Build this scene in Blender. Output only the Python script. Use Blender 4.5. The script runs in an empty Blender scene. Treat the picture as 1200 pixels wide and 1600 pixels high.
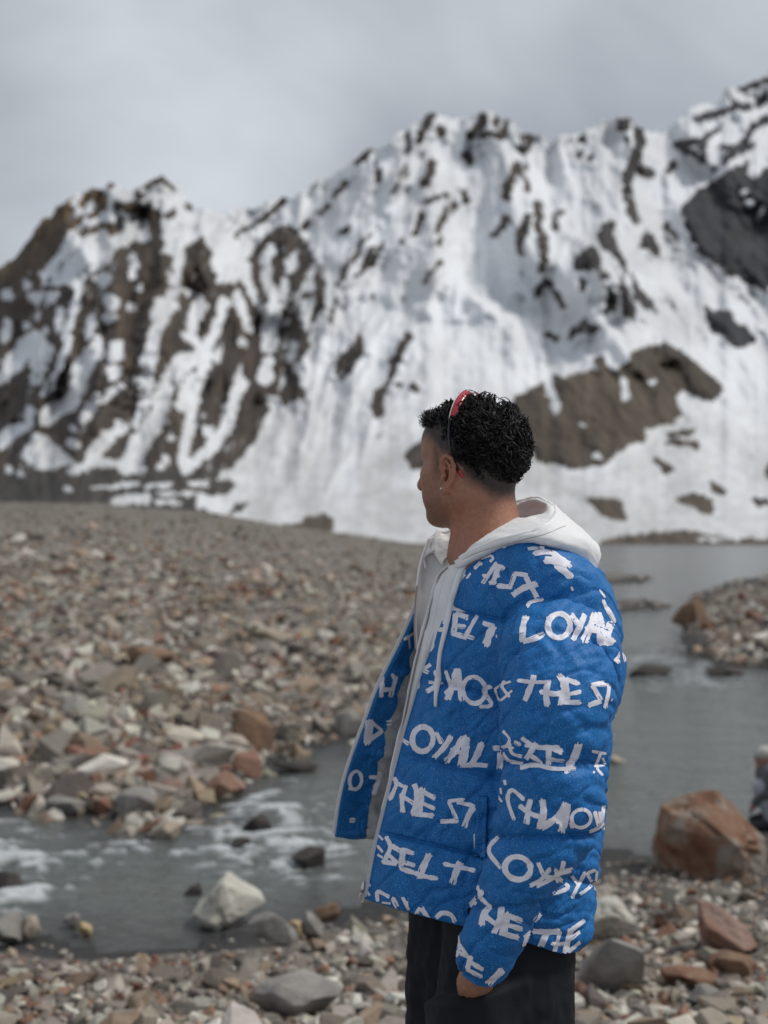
import bpy, bmesh, math, random
import numpy as np
from mathutils import Vector
from mathutils.bvhtree import BVHTree

random.seed(7)
rng = np.random.default_rng(7)
R = math.radians

# ------------------------------------------------------------------ camera, sky, sun, exposure
FPX, CX, HY = 2000.0, 600.0, 830.0       # focal length in photo pixels, centre column, horizon row
CAMZ = 1.53
CAM = np.array([0.0, 0.0, CAMZ])
scene = bpy.context.scene
col = scene.collection
cd = bpy.data.cameras.new('camera')
cam = bpy.data.objects.new('camera', cd)
col.objects.link(cam)
PITCH = math.atan((HY - 800.0) / FPX)
cam.location = CAM
cam.rotation_euler = (math.pi / 2 + PITCH, 0, 0)
cd.sensor_fit = 'VERTICAL'
cd.sensor_height = 36.0
cd.lens = 36.0 * FPX / 1600.0
cd.clip_start = 0.05
cd.clip_end = 20000
cd.dof.use_dof = True
cd.dof.focus_distance = 2.24
cd.dof.aperture_fstop = 3.5
scene.camera = cam
scene.view_settings.view_transform = 'Standard'
scene.view_settings.look = 'None'
scene.view_settings.gamma = 1.0
scene.view_settings.use_curve_mapping = False
scene.view_settings.exposure = 0.66
scene.cycles.max_bounces = 6
scene.cycles.diffuse_bounces = 3
scene.cycles.glossy_bounces = 3

SUN_DIR = Vector((0.58, 0.02, 0.81)).normalized()      # towards the veiled sun
world = bpy.data.worlds.new('World')
scene.world = world
world.use_nodes = True
wn = world.node_tree
wn.nodes.clear()
def N(t, typ, **kw):
    n = t.nodes.new(typ)
    for k, v in kw.items():
        setattr(n, k, v)
    return n
w_out = N(wn, 'ShaderNodeOutputWorld')
sky = N(wn, 'ShaderNodeTexSky', sky_type='NISHITA', sun_disc=False)
sky.sun_elevation = math.asin(SUN_DIR.z)
sky.sun_rotation = math.atan2(SUN_DIR.x, SUN_DIR.y)
sky.altitude = 3500
bg1 = N(wn, 'ShaderNodeBackground'); bg1.inputs['Strength'].default_value = 0.06
wn.links.new(sky.outputs[0], bg1.inputs['Color'])
tc = N(wn, 'ShaderNodeTexCoord')
mp = N(wn, 'ShaderNodeMapping'); mp.inputs['Scale'].default_value = (1.0, 1.0, 1.5); mp.inputs['Location'].default_value = (1.96, -2.07, -4.99)
wn.links.new(tc.outputs['Generated'], mp.inputs['Vector'])
nz = N(wn, 'ShaderNodeTexNoise'); nz.inputs['Scale'].default_value = 2.6; nz.inputs['Detail'].default_value = 5; nz.inputs['Roughness'].default_value = 0.45; nz.inputs['Distortion'].default_value = 0.3
wn.links.new(mp.outputs[0], nz.inputs['Vector'])
cr = N(wn, 'ShaderNodeValToRGB')
cr.color_ramp.elements[0].position = 0.32; cr.color_ramp.elements[0].color = (0.140, 0.155, 0.188, 1)
cr.color_ramp.elements[1].position = 0.70; cr.color_ramp.elements[1].color = (0.56, 0.59, 0.63, 1)
wn.links.new(nz.outputs['Fac'], cr.inputs[0])
bg2 = N(wn, 'ShaderNodeBackground'); bg2.inputs['Strength'].default_value = 0.8
wn.links.new(cr.outputs[0], bg2.inputs['Color'])
mx = N(wn, 'ShaderNodeMixShader'); mx.inputs[0].default_value = 0.94
wn.links.new(bg1.outputs[0], mx.inputs[1]); wn.links.new(bg2.outputs[0], mx.inputs[2])
wn.links.new(mx.outputs[0], w_out.inputs['Surface'])

sd_ = bpy.data.lights.new('sun', 'SUN')
sun = bpy.data.objects.new('sun', sd_)
col.objects.link(sun)
sun.rotation_euler = SUN_DIR.to_track_quat('Z', 'Y').to_euler()
sun.location = (3, -2, 12)
sd_.energy = 1.5
sd_.angle = R(14)
sd_.color = (1.0, 0.96, 0.9)

# ------------------------------------------------------------------ helpers
def hash2(ix, iy, seed):
    h = (ix.astype(np.int64) * 374761393 + iy.astype(np.int64) * 668265263 + seed * 974634777) & 0x7fffffff
    h = ((h ^ (h >> 13)) * 1274126177) & 0x7fffffff
    return ((h ^ (h >> 16)) & 0xffff) / 65535.0

def vnoise(x, y, seed=0):
    x = np.asarray(x, float); y = np.asarray(y, float)
    ix = np.floor(x); iy = np.floor(y)
    fx = x - ix; fy = y - iy
    fx = fx * fx * fx * (fx * (fx * 6 - 15) + 10); fy = fy * fy * fy * (fy * (fy * 6 - 15) + 10)
    a = hash2(ix, iy, seed); b = hash2(ix + 1, iy, seed); c = hash2(ix, iy + 1, seed); d = hash2(ix + 1, iy + 1, seed)
    return (a * (1 - fx) + b * fx) * (1 - fy) + (c * (1 - fx) + d * fx) * fy

def fbm(x, y, seed=0, oct=4, gain=0.5):
    s = 0; a = 1; n = 0
    for o in range(oct):
        s = s + a * vnoise(x * 2 ** o + 17.3 * o, y * 2 ** o - 9.1 * o, seed + o); n += a; a *= gain
    return s / n - 0.5          # about -0.5 .. 0.5

def sstep(a, b, x):
    t = np.clip((x - a) / (b - a), 0, 1)
    return t * t * (3 - 2 * t)

def poly_sd(px, py, poly):
    """signed distance to a polygon, negative inside"""
    px = np.asarray(px, float); py = np.asarray(py, float)
    d = np.full(px.shape, 1e18); inside = np.zeros(px.shape, bool)
    n = len(poly)
    for i in range(n):
        x0, y0 = poly[i]; x1, y1 = poly[(i + 1) % n]
        ex, ey = x1 - x0, y1 - y0
        t = np.clip(((px - x0) * ex + (py - y0) * ey) / (ex * ex + ey * ey + 1e-12), 0, 1)
        d = np.minimum(d, (px - x0 - t * ex) ** 2 + (py - y0 - t * ey) ** 2)
        c = ((y0 > py) != (y1 > py))
        with np.errstate(divide='ignore', invalid='ignore'):
            xc = x0 + (py - y0) * ex / (ey if ey != 0 else 1e-12)
        inside ^= c & (px < xc)
    d = np.sqrt(d)
    return np.where(inside, -d, d)

def line_d(px, py, pts):
    d = np.full(np.shape(px), 1e18)
    for (x0, y0), (x1, y1) in zip(pts[:-1], pts[1:]):
        ex, ey = x1 - x0, y1 - y0
        t = np.clip(((px - x0) * ex + (py - y0) * ey) / (ex * ex + ey * ey + 1e-12), 0, 1)
        d = np.minimum(d, (px - x0 - t * ex) ** 2 + (py - y0 - t * ey) ** 2)
    return np.sqrt(d)

def ray(px, py):
    """world direction with unit y for a photo pixel (the camera tilt is under one degree and is folded into the horizon row)"""
    return np.stack([(np.asarray(px, float) - CX) / FPX, np.ones_like(np.asarray(px, float)), (HY - np.asarray(py, float)) / FPX], -1)

def mesh_obj(name, V, F, mat=None, parent=None, smooth=True, base=None, mats=None, midx=None, attrs=None):
    V = np.asarray(V, dtype=np.float64).reshape(-1, 3)
    if base is not None:
        V = V - np.asarray(base)
    me = bpy.data.meshes.new(name)
    if isinstance(F, np.ndarray):
        nf, k = F.shape
        me.vertices.add(len(V)); me.vertices.foreach_set('co', V.astype(np.float32).ravel())
        me.loops.add(nf * k); me.loops.foreach_set('vertex_index', F.astype(np.int32).ravel())
        me.polygons.add(nf)
        me.polygons.foreach_set('loop_start', np.arange(0, nf * k, k, dtype=np.int32))
        me.update(calc_edges=True)
    else:
        me.from_pydata([tuple(v) for v in V], [], F)
    for m in (mats or ([mat] if mat else [])):
        me.materials.append(m)
    if midx is not None:
        me.polygons.foreach_set('material_index', np.asarray(midx, dtype=np.int32))
    me.polygons.foreach_set('use_smooth', np.full(len(me.polygons), smooth))
    for an, av in (attrs or {}).items():
        av = np.asarray(av, dtype=np.float32)
        if av.ndim == 1:
            a = me.attributes.new(an, 'FLOAT', 'POINT'); a.data.foreach_set('value', av)
        else:
            if av.shape[1] == 3:
                av = np.concatenate([av, np.ones((len(av), 1), np.float32)], 1)
            a = me.attributes.new(an, 'FLOAT_COLOR', 'POINT'); a.data.foreach_set('color', av.ravel())
    me.validate(); me.update()
    o = bpy.data.objects.new(name, me)
    col.objects.link(o)
    if parent is not None:
        o.parent = parent
    return o

def grid_faces(nr, nc, close=False):
    i = np.arange(nr - 1)[:, None]; j = np.arange(nc if close else nc - 1)[None, :]
    a = i * nc + j; b = i * nc + (j + 1) % nc; c = (i + 1) * nc + (j + 1) % nc; d = (i + 1) * nc + j
    return np.stack([a, b, c, d], -1).reshape(-1, 4)

def cr1(P, t, closed=False):
    """Catmull-Rom along axis 0 of P at parameters t in 0..len-1"""
    P = np.asarray(P, float); n = len(P)
    t = np.asarray(t, float)
    i = np.floor(t).astype(int)
    if closed:
        i = i % n
        g = lambda k: P[(i + k) % n]
    else:
        i = np.clip(i, 0, n - 2)
        Q = np.concatenate([[2 * P[0] - P[1]], P, [2 * P[-1] - P[-2]]])
        g = lambda k: Q[np.clip(i + k + 1, 0, n + 1)]
    f = (t - (np.floor(t) if closed else i)).reshape((-1,) + (1,) * (P.ndim - 1))
    p0, p1, p2, p3 = g(-1), g(0), g(1), g(2)
    return 0.5 * ((2 * p1) + (-p0 + p2) * f + (2 * p0 - 5 * p1 + 4 * p2 - p3) * f * f + (-p0 + 3 * p1 - 3 * p2 + p3) * f ** 3)

def cr_grid(C, nr, nc, closed=False):
    C = np.asarray(C, float)
    A = cr1(C, np.linspace(0, C.shape[0] - 1, nr))
    B = np.swapaxes(A, 0, 1)
    t = np.linspace(0, C.shape[1], nc, endpoint=False) if closed else np.linspace(0, C.shape[1] - 1, nc)
    return np.swapaxes(cr1(B, t, closed), 0, 1)

def grid_normals(P, close=False):
    du = np.gradient(P, axis=0)
    if close:
        dv = (np.roll(P, -1, 1) - np.roll(P, 1, 1)) * 0.5
    else:
        dv = np.gradient(P, axis=1)
    n = np.cross(du, dv)
    return n / (np.linalg.norm(n, axis=-1, keepdims=True) + 1e-12)

def tube(path, rad, seg=8, cap=True, flat=1.0):
    path = np.asarray(path, float); n = len(path)
    rad = np.broadcast_to(np.asarray(rad, float), (n,))
    T = np.gradient(path, axis=0); T /= np.linalg.norm(T, axis=1, keepdims=True) + 1e-12
    up = np.array([0, -1.0, 0.01]); V = []
    for k in range(n):
        a = np.cross(T[k], up); a /= np.linalg.norm(a) + 1e-12
        b = np.cross(a, T[k]); 
        th = np.arange(seg) / seg * 2 * np.pi
        V.append(path[k] + rad[k] * (np.cos(th)[:, None] * a + flat * np.sin(th)[:, None] * b))
    V = np.concatenate(V)
    F = [list(f) for f in grid_faces(n, seg, True)]
    if cap:
        F.append(list(range(seg))[::-1]); F.append(list(range((n - 1) * seg, n * seg)))
    return V, F

def joined(parts):
    V, F, o = [], [], 0
    for v, f in parts:
        V.append(np.asarray(v)); F += [[i + o for i in ff] for ff in f]; o += len(v)
    return np.concatenate(V), F

def tag(o, label=None, cat=None, group=None, kind=None):
    if label: o['label'] = label
    if cat: o['category'] = cat
    if group: o['group'] = group
    if kind: o['kind'] = kind
    return o

# ------------------------------------------------------------------ materials
def mat(name, color=(0.5, 0.5, 0.5), rough=0.7, spec=0.5, attr=None, noise=None, bump=None, metallic=0, sheen=0, objcol=False, sss=0):
    """Principled; colour from constant, vertex attribute or object colour, times noise; noise=(scale, amount, detail), bump=(scale, strength, distance)"""
    m = bpy.data.materials.new(name); m.use_nodes = True
    t = m.node_tree; b = t.nodes['Principled BSDF']
    b.inputs['Roughness'].default_value = rough; b.inputs['Specular IOR Level'].default_value = spec; b.inputs['Metallic'].default_value = metallic
    if sheen:
        b.inputs['Sheen Weight'].default_value = sheen
    c = None
    if attr:
        a = N(t, 'ShaderNodeAttribute', attribute_name=attr); c = a.outputs['Color']
    elif objcol:
        a = N(t, 'ShaderNodeObjectInfo'); c = a.outputs['Color']
    b.inputs['Base Color'].default_value = (*color, 1)
    g = N(t, 'ShaderNodeNewGeometry')
    tcn = N(t, 'ShaderNodeTexCoord')
    vec = tcn.outputs['Object']
    if noise:
        nn = N(t, 'ShaderNodeTexNoise'); nn.inputs['Scale'].default_value = noise[0]; nn.inputs['Detail'].default_value = noise[2] if len(noise) > 2 else 5
        nn.inputs['Roughness'].default_value = 0.6
        t.links.new(vec, nn.inputs['Vector'])
        mr = N(t, 'ShaderNodeMapRange'); mr.inputs['From Min'].default_value = 0.25; mr.inputs['From Max'].default_value = 0.75
        mr.inputs['To Min'].default_value = 1 - noise[1]; mr.inputs['To Max'].default_value = 1 + noise[1]
        t.links.new(nn.outputs['Fac'], mr.inputs['Value'])
        mm = N(t, 'ShaderNodeVectorMath', operation='SCALE')
        if c is not None: t.links.new(c, mm.inputs[0])
        else: mm.inputs[0].default_value = color
        t.links.new(mr.outputs[0], mm.inputs['Scale']); c = mm.outputs[0]
    if c is not None:
        t.links.new(c, b.inputs['Base Color'])
    if bump:
        bn = N(t, 'ShaderNodeTexNoise'); bn.inputs['Scale'].default_value = bump[0]; bn.inputs['Detail'].default_value = 6; bn.inputs['Roughness'].default_value = 0.65
        t.links.new(vec, bn.inputs['Vector'])
        bp = N(t, 'ShaderNodeBump'); bp.inputs['Strength'].default_value = bump[1]; bp.inputs['Distance'].default_value = bump[2]
        t.links.new(bn.outputs['Fac'], bp.inputs['Height']); t.links.new(bp.outputs[0], b.inputs['Normal'])
    if sss:
        b.inputs['Subsurface Weight'].default_value = sss
        b.inputs['Subsurface Radius'].default_value = (0.01, 0.004, 0.002)
        b.inputs['Subsurface Scale'].default_value = 0.5
    return m

M_STONE = mat('stone', attr='Col', rough=0.85, spec=0.3, noise=(14, 0.22), bump=(30, 0.6, 0.02))
M_STONE_OBJ = mat('loose_stone', objcol=True, rough=0.85, spec=0.3, noise=(5, 0.25), bump=(9, 0.6, 0.03))
M_GROUND = mat('gravel', attr='Col', rough=0.9, spec=0.25, noise=(18, 0.35, 8), bump=(22, 0.9, 0.05))
M_MOUNT = mat('mountain_rock_and_snow', attr='Col', rough=0.85, spec=0.2, noise=(0.09, 0.07, 6))

# ------------------------------------------------------------------ river, ground
H = 2.7
WZ = CAMZ - H
def on_water(px, py):
    d = H * FPX / (py - HY)
    return ((px - CX) / FPX * d, d)
RIVER_PX = [(-500,1440),(-150,1465),(0,1476),(60,1455),(130,1478),(200,1490),(300,1478),(380,1450),(450,1440),(520,1425),(600,1400),(700,1370),(850,1340),(940,1325),(1020,1335),(1100,1330),
            (1180,1290),(1300,1275),(1800,1250),(1800,1060),(1300,1055),(1200,1045),(1120,1040),(1075,1020),(1062,960),(1080,930),(1150,908),(1210,896),(1400,888),(1900,882),(1900,862),
            (1200,861),(930,861),(880,864),(905,880),(880,900),(800,960),(720,1040),(640,1110),(560,1150),(470,1180),(420,1195),(380,1215),(310,1280),(230,1295),(160,1272),(70,1268),(0,1262),(-150,1255),(-500,1240)]
RIVER = [on_water(*p) for p in RIVER_PX]
BARS = [[on_water(*p) for p in q] for q in ([(905,899),(1000,899),(1022,905),(1000,911),(905,914)], [(930,940),(1030,941),(1052,948),(1000,954),(930,955)])]
def river_sd(x, y):
    s = poly_sd(x, y, RIVER)
    for b in BARS:
        s = np.maximum(s, -poly_sd(x, y, b))
    return s
AZ = np.array([-700, -200, 0, 150, 300, 380, 450, 540, 640, 800, 950, 1200, 2000]) 
CREST = np.array([5.6, 5.2, 4.75, 4.6, 3.7, 2.8, 2.0, 1.2, 0.1, -0.4, -0.95, -1.0, -0.9])
def ground_z(x, y):
    x = np.asarray(x, float); y = np.asarray(y, float)
    d = np.hypot(x, y); yy = np.maximum(y, 0.3)
    s = river_sd(x, y)
    near = np.interp(y, [-50, 1.2, 2.6, 5.7, 8.4, 10.5, 14], [0.5, 0.05, 0.0, -0.66, -0.98, -1.05, -1.05])
    colpx = np.clip(CX + FPX * x / yy, -700, 2000)
    crest = np.interp(colpx, AZ, CREST)
    far = np.interp(np.clip((y - 14.0) / 126.0, 0, 1) ** 0.95, [0, 1], [0, 1]) * (crest - (WZ + 0.3)) + WZ + 0.3
    isnear = y < (9.0 + np.clip((colpx - 300) / 900, 0, 1) * 4.0)
    land = np.where(isnear, near, far)
    land = np.maximum(land, WZ + 0.06)
    land += 0.10 * fbm(x * 0.9, y * 0.9, 3, 3) * sstep(3, 8, d) + np.clip(d / 60, 0, 1) * 0.5 * fbm(x * 0.12, y * 0.12, 5, 3)
    z = WZ + 0.03 + (land - WZ - 0.03) * sstep(0.0, np.where(isnear, 1.1, 2.2), s)
    bed = WZ - 0.04 - 0.5 * sstep(0, 2.5, -s)
    z = np.where(s > 0, z, bed)
    return z, s

az = np.concatenate([np.linspace(-62, -22, 50)[:-1], np.linspace(-22, 22, 330), np.linspace(22, 62, 50)[1:]])
rr = np.concatenate([np.geomspace(0.6, 12, 170)[:-1], np.geomspace(12, 260, 210), np.geomspace(270, 9000, 25)])
A_, R_ = np.meshgrid(np.radians(az), rr)
gx = np.sin(A_) * R_; gy = np.cos(A_) * R_ - 0.4
gz, gs = ground_z(gx, gy)
gz = gz + 0.03 * fbm(gx * 5, gy * 5, 11, 2) * (gs > 0) * sstep(0.0, 0.6, gs)
farmask = sstep(150, 210, gy)
gz = np.where(gy > 145, gz * (1 - farmask) + (-6.0) * farmask, gz)
wet = (1 - sstep(0.05, 0.30, gz - WZ)) 
base_c = np.array([0.20, 0.180, 0.158]); wet_c = np.array([0.052, 0.052, 0.052])
pat = fbm(gx * 1.7, gy * 1.7, 21, 4)
gc = base_c * (1 + 0.6 * pat[..., None]) + 0.05 * fbm(gx * 7, gy * 7, 25, 3)[..., None] * np.array([1.2, 0.8, 0.6])
dk = sstep(60, 125, gy)[..., None]
gc = gc * (1 - dk) + dk * np.array([0.175, 0.158, 0.134]) * (1 + 0.9 * fbm(gx * 0.7, gy * 0.35, 26, 4)[..., None])
gc = np.clip(gc * (1 - wet[..., None]) + wet_c * wet[..., None], 0.01, 0.9)
riverbank = mesh_obj('ground', np.stack([gx, gy, gz], -1).reshape(-1, 3), grid_faces(*gx.shape)[:, ::-1].copy(), M_GROUND, attrs={'Col': gc.reshape(-1, 3)})
tag(riverbank, kind='structure')

def ground_hit(px, py):
    """first point of the pixel's ray on the ground or the water"""
    px = np.atleast_1d(np.asarray(px, float)); py = np.atleast_1d(np.asarray(py, float))
    D = ray(px, py); out = np.full(D.shape, np.nan)
    for i, d in enumerate(D):
        v = Vector(d).normalized()
        h = GROUND_BVH.ray_cast(Vector(CAM), v)[0]
        if v.z < 0:
            w = Vector(CAM) + v * ((WZ - CAMZ) / v.z)
            if h is None or w.y < h.y: h = w
        if h is not None and h.y < 175: out[i] = h[:]
    return out
GROUND_BVH = BVHTree.FromPolygons(np.stack([gx, gy, gz], -1).reshape(-1, 3).tolist(), grid_faces(*gx.shape).tolist())

# water: murky grey meltwater with ripples and white foam where it breaks over rocks
az = np.concatenate([np.linspace(-50, -19, 50)[:-1], np.linspace(-19, 19, 460), np.linspace(19, 50, 50)[1:]]); rr = np.concatenate([np.geomspace(6.5, 30, 440)[:-1], np.geomspace(30, 260, 150)])
A_, R_ = np.meshgrid(np.radians(az), rr)
wx = np.sin(A_) * R_; wy = np.cos(A_) * R_
ws = river_sd(wx, wy)
cpx = CX + FPX * wx / wy; cpy = HY + H * FPX / wy
RAPID = [(-600,1235),(0,1272),(200,1300),(330,1262),(400,1215),(470,1210),(560,1250),(560,1330),(520,1368),(380,1378),(230,1345),(130,1395),(0,1425),(-600,1430)]
RAPID2 = [(960,1000),(1060,990),(1150,1025),(1180,1060),(1110,1085),(1010,1075),(960,1050)]
calm = np.minimum(poly_sd(cpx, cpy, RAPID), poly_sd(cpx, cpy, RAPID2) * 1.3)
rap = 1 - sstep(-26, 14, calm)
fl = fbm(wx * 1.4 + wy * 0.9, wy * 3.2 - wx * 1.2, 41, 4); fl2 = fbm(wx * 3.0, wy * 5.5, 44, 4)
ROCKS_IN_WATER = [(402,1282,36,20),(487,1342,40,20),(10,1372,40,28),(372,1312,26,12),(1010,1050,52,12),(1140,1048,45,10)]
fo = np.zeros_like(wx)
for (x, y, w_, h_) in ROCKS_IN_WATER:
    q = np.hypot((cpx - x - 4) / (w_ + 6), (cpy - y - 3) / (h_ + 9))
    fo = np.maximum(fo, np.exp(-((q - 1.15) / 0.38) ** 2))
fl3 = fbm(wx * 9.0 + 2.5 * wy, wy * 11.0, 47, 3)
fl4 = fbm(wx * 2.2 + wy * 0.5, wy * 9.0 - wx * 3.0, 49, 4)
foam = np.clip((fl * 0.45 + fl2 * 0.55 + 0.7 * fl3 + 1.0 * fl4 + 0.17 * rap + 0.24 * fo * (0.3 + rap) - 0.33) * 2.6, 0, 0.75) * np.clip(rap + fo * 0.6, 0, 1) * np.where(cpx > 900, 0.5, 1)
rip = 0.020 * fbm(wx * 2.2 + 0.7 * wy, wy * 2.6, 51, 3) + rap * 0.10 * fl + 0.05 * foam
rip = rip * np.clip(26 / R_, 0.12, 1)
sh = sstep(-0.9, 0.0, ws)
water = mesh_obj('river_water', np.stack([wx, wy, WZ + rip * (1 - 0.7 * sh)], -1).reshape(-1, 3), grid_faces(*wx.shape)[:, ::-1].copy(), None, attrs={'foam': foam.ravel(), 'shallow': sh.ravel()})
m = bpy.data.materials.new('meltwater'); m.use_nodes = True; t = m.node_tree; b = t.nodes['Principled BSDF']
a1 = N(t, 'ShaderNodeAttribute', attribute_name='foam'); a2 = N(t, 'ShaderNodeAttribute', attribute_name='shallow')
mxa = N(t, 'ShaderNodeMix', data_type='RGBA'); mxa.inputs['A'].default_value = (0.100, 0.113, 0.106, 1); mxa.inputs['B'].default_value = (0.06, 0.062, 0.062, 1)
t.links.new(a2.outputs['Fac'], mxa.inputs['Factor'])
mxb = N(t, 'ShaderNodeMix', data_type='RGBA'); mxb.inputs['B'].default_value = (0.62, 0.65, 0.67, 1)
t.links.new(mxa.outputs['Result'], mxb.inputs['A']); t.links.new(a1.outputs['Fac'], mxb.inputs['Factor']); t.links.new(mxb.outputs['Result'], b.inputs['Base Color'])
mr = N(t, 'ShaderNodeMapRange'); mr.inputs['To Min'].default_value = 0.16; mr.inputs['To Max'].default_value = 0.8
t.links.new(a1.outputs['Fac'], mr.inputs['Value']); t.links.new(mr.outputs[0], b.inputs['Roughness'])
tcn = N(t, 'ShaderNodeTexCoord'); mpn = N(t, 'ShaderNodeMapping'); mpn.inputs['Scale'].default_value = (1.0, 1.6, 1)
t.links.new(tcn.outputs['Object'], mpn.inputs['Vector'])
bn = N(t, 'ShaderNodeTexNoise'); bn.inputs['Scale'].default_value = 5.5; bn.inputs['Detail'].default_value = 6; bn.inputs['Distortion'].default_value = 0.8
t.links.new(mpn.outputs[0], bn.inputs['Vector'])
bp = N(t, 'ShaderNodeBump'); bp.inputs['Strength'].default_value = 0.8; bp.inputs['Distance'].default_value = 0.10
t.links.new(bn.outputs['Fac'], bp.inputs['Height']); t.links.new(bp.outputs[0], b.inputs['Normal'])
b.inputs['Specular IOR Level'].default_value = 0.35
water.data.materials.append(m)
tag(water, kind='structure')

# ------------------------------------------------------------------ mountain
SKYLINE = np.array([(-700,470),(-400,360),(-200,450),(-90,480),(0,418),(30,385),(62,345),(100,312),(130,297),(170,282),(195,292),(225,288),(252,270),(275,292),(300,318),(325,332),(350,330),(380,322),(400,318),(430,303),(455,298),(490,292),(520,270),(550,248),(572,236),(590,232),(620,212),(650,190),(675,173),(695,182),(730,184),(752,172),(770,170),(795,188),(815,205),(840,212),(862,220),(890,208),(920,196),(945,190),(968,176),(985,180),(1000,198),(1020,212),(1050,192),(1090,165),(1130,148),(1160,132),(1200,108),(1260,70),(1340,90),(1450,40),(1600,120),(1800,60),(2000,150)], float)
NCOL, NROW = 640, 340
mpx = np.concatenate([np.linspace(-640, -10, 70)[:-1], np.linspace(-10, 1210, 500), np.linspace(1210, 1900, 75)[1:]])
NCOL = len(mpx)
ridge = np.interp(mpx, SKYLINE[:, 0], SKYLINE[:, 1]) + 26 * fbm(mpx / 20, mpx * 0, 61, 4)
PB = 885.0
tt = np.linspace(0, 1, NROW)[:, None]
MX = np.broadcast_to(mpx[None, :], (NROW, NCOL)); MY = PB + (ridge[None, :] - PB) * tt
TT = np.broadcast_to(tt, MX.shape)
# relief: gullies and spurs, running straight down on the left face and fanning out to the right
lean = np.interp(MX, [-600, 0, 250, 450, 590, 660, 740, 800, 930, 1150, 1900], [-0.25, -0.2, -0.2, -0.28, -0.5, -0.45, -0.05, 0.3, 0.55, 0.65, 0.6])
sx = MX - lean * (MY - 450)
wrp = 26 * fbm(MX / 90, MY / 90, 71, 3)
gul = np.abs(fbm((sx + wrp) / 66, MY / 170, 73, 5)) * 2
gul2 = np.abs(fbm((sx + wrp) / 21, MY / 95, 75, 3)) * 2
dist = 185 + 1500 * TT ** 0.92
leftf = 1 - sstep(430, 620, MX)
iso = fbm(MX / 75, MY / 60, 77, 5) * 2
fan = fbm((sx + 0.7 * wrp) / 55, MY / 420, 78, 4) * 2
lg = 1 - np.abs(fbm((sx + 1.3 * wrp) / 120, MY / 260, 79, 3)) * 2
rel = (gul * (120 * leftf + 55) + gul2 * (30 * leftf + 9) + iso * 75 - 130 * lg ** 2 * (0.6 + 0.4 * leftf) + 75) * sstep(0.06, 0.5, TT)
# bigger masses: the left massif stands forward, the right-hand wall behind
mass = 260 * np.exp(-((MX - 190) / 190) ** 2) * sstep(0.05, 0.6, TT) * -1 + 260 * sstep(980, 1250, MX) * TT + 160 * np.exp(-((MX - 420) / 70.0) ** 2) * TT - 210 * np.exp(-((MX - 940) / 90) ** 2) * np.exp(-((MY - 430) / 110) ** 2) - 150 * np.exp(-((MX - 830) / 50) ** 2) * np.exp(-((MY - 360) / 80) ** 2)
mound = -70 * np.exp(-((MX - 960) / 120) ** 2 - ((MY - 640) / 75) ** 2)
dist = dist + rel * (0.35 + 0.65 * TT) + mass + mound
Dm = ray(MX, MY)
MV = Dm * dist[..., None]; MV[..., 2] += CAMZ

# what is bare rock, what lies under snow
def P(*a): return list(zip(a[0::2], a[1::2]))
n1 = fbm(sx / 13, MY / 46, 81, 4); n2 = fbm(MX / 9 + MY / 30, MY / 11, 83, 4); n3 = fbm(sx / 34, MY / 150, 85, 4)
jx = MX + 10 * fbm(MX / 16, MY / 16, 91, 3) + 7 * fbm(MX / 5, MY / 6, 95, 2); jy = MY + 11 * fbm(MX / 16, MY / 18, 93, 3) + 7 * fbm(MX / 5, MY / 6, 97, 2)
streak = 1.15 * n1 + 0.55 * n2 + 0.9 * n3
rock = np.full(MX.shape, -0.55) + 0.70 * streak + 0.13 * sstep(520, 360, MY) * sstep(430, 500, MX) + 0.42 * (sstep(1230, 1330, MX) + sstep(-20, -120, MX)) + 0.5 * streak * sstep(1230, 1330, MX)
def paint(pts, hw, val, soft=3.0, k=0.4):
    """bare rock (val > 0) or snow (val < 0): a polygon when hw is None, else a band of half-width hw along the points"""
    q = np.array(pts, float); pad = (hw or 0) + 26
    ii = np.where((MX > q[:, 0].min() - pad) & (MX < q[:, 0].max() + pad) & (MY > q[:, 1].min() - pad) & (MY < q[:, 1].max() + pad))
    if not len(ii[0]): return
    x, y = jx[ii], jy[ii]
    s = poly_sd(x, y, pts) if hw is None else line_d(x, y, pts if len(pts) > 1 else pts + [(pts[0][0] + 0.5, pts[0][1])]) - hw * (0.8 + 0.5 * (n2[ii] + 0.3))
    w = 1 - sstep(-soft, soft, s - (2.5 if val > 0 and soft < 4 else 0))
    rock[ii] = rock[ii] * (1 - w) + w * (val + k * streak[ii])
def trace(ox, oy, sc, items, val, k=0.4):
    for it in items:
        hw = None
        if not isinstance(it, list): it, hw = it
        paint([(ox + x / sc, oy + y / sc) for x, y in zip(it[0::2], it[1::2])], None if hw is None else hw / sc, val, k=k)
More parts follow.
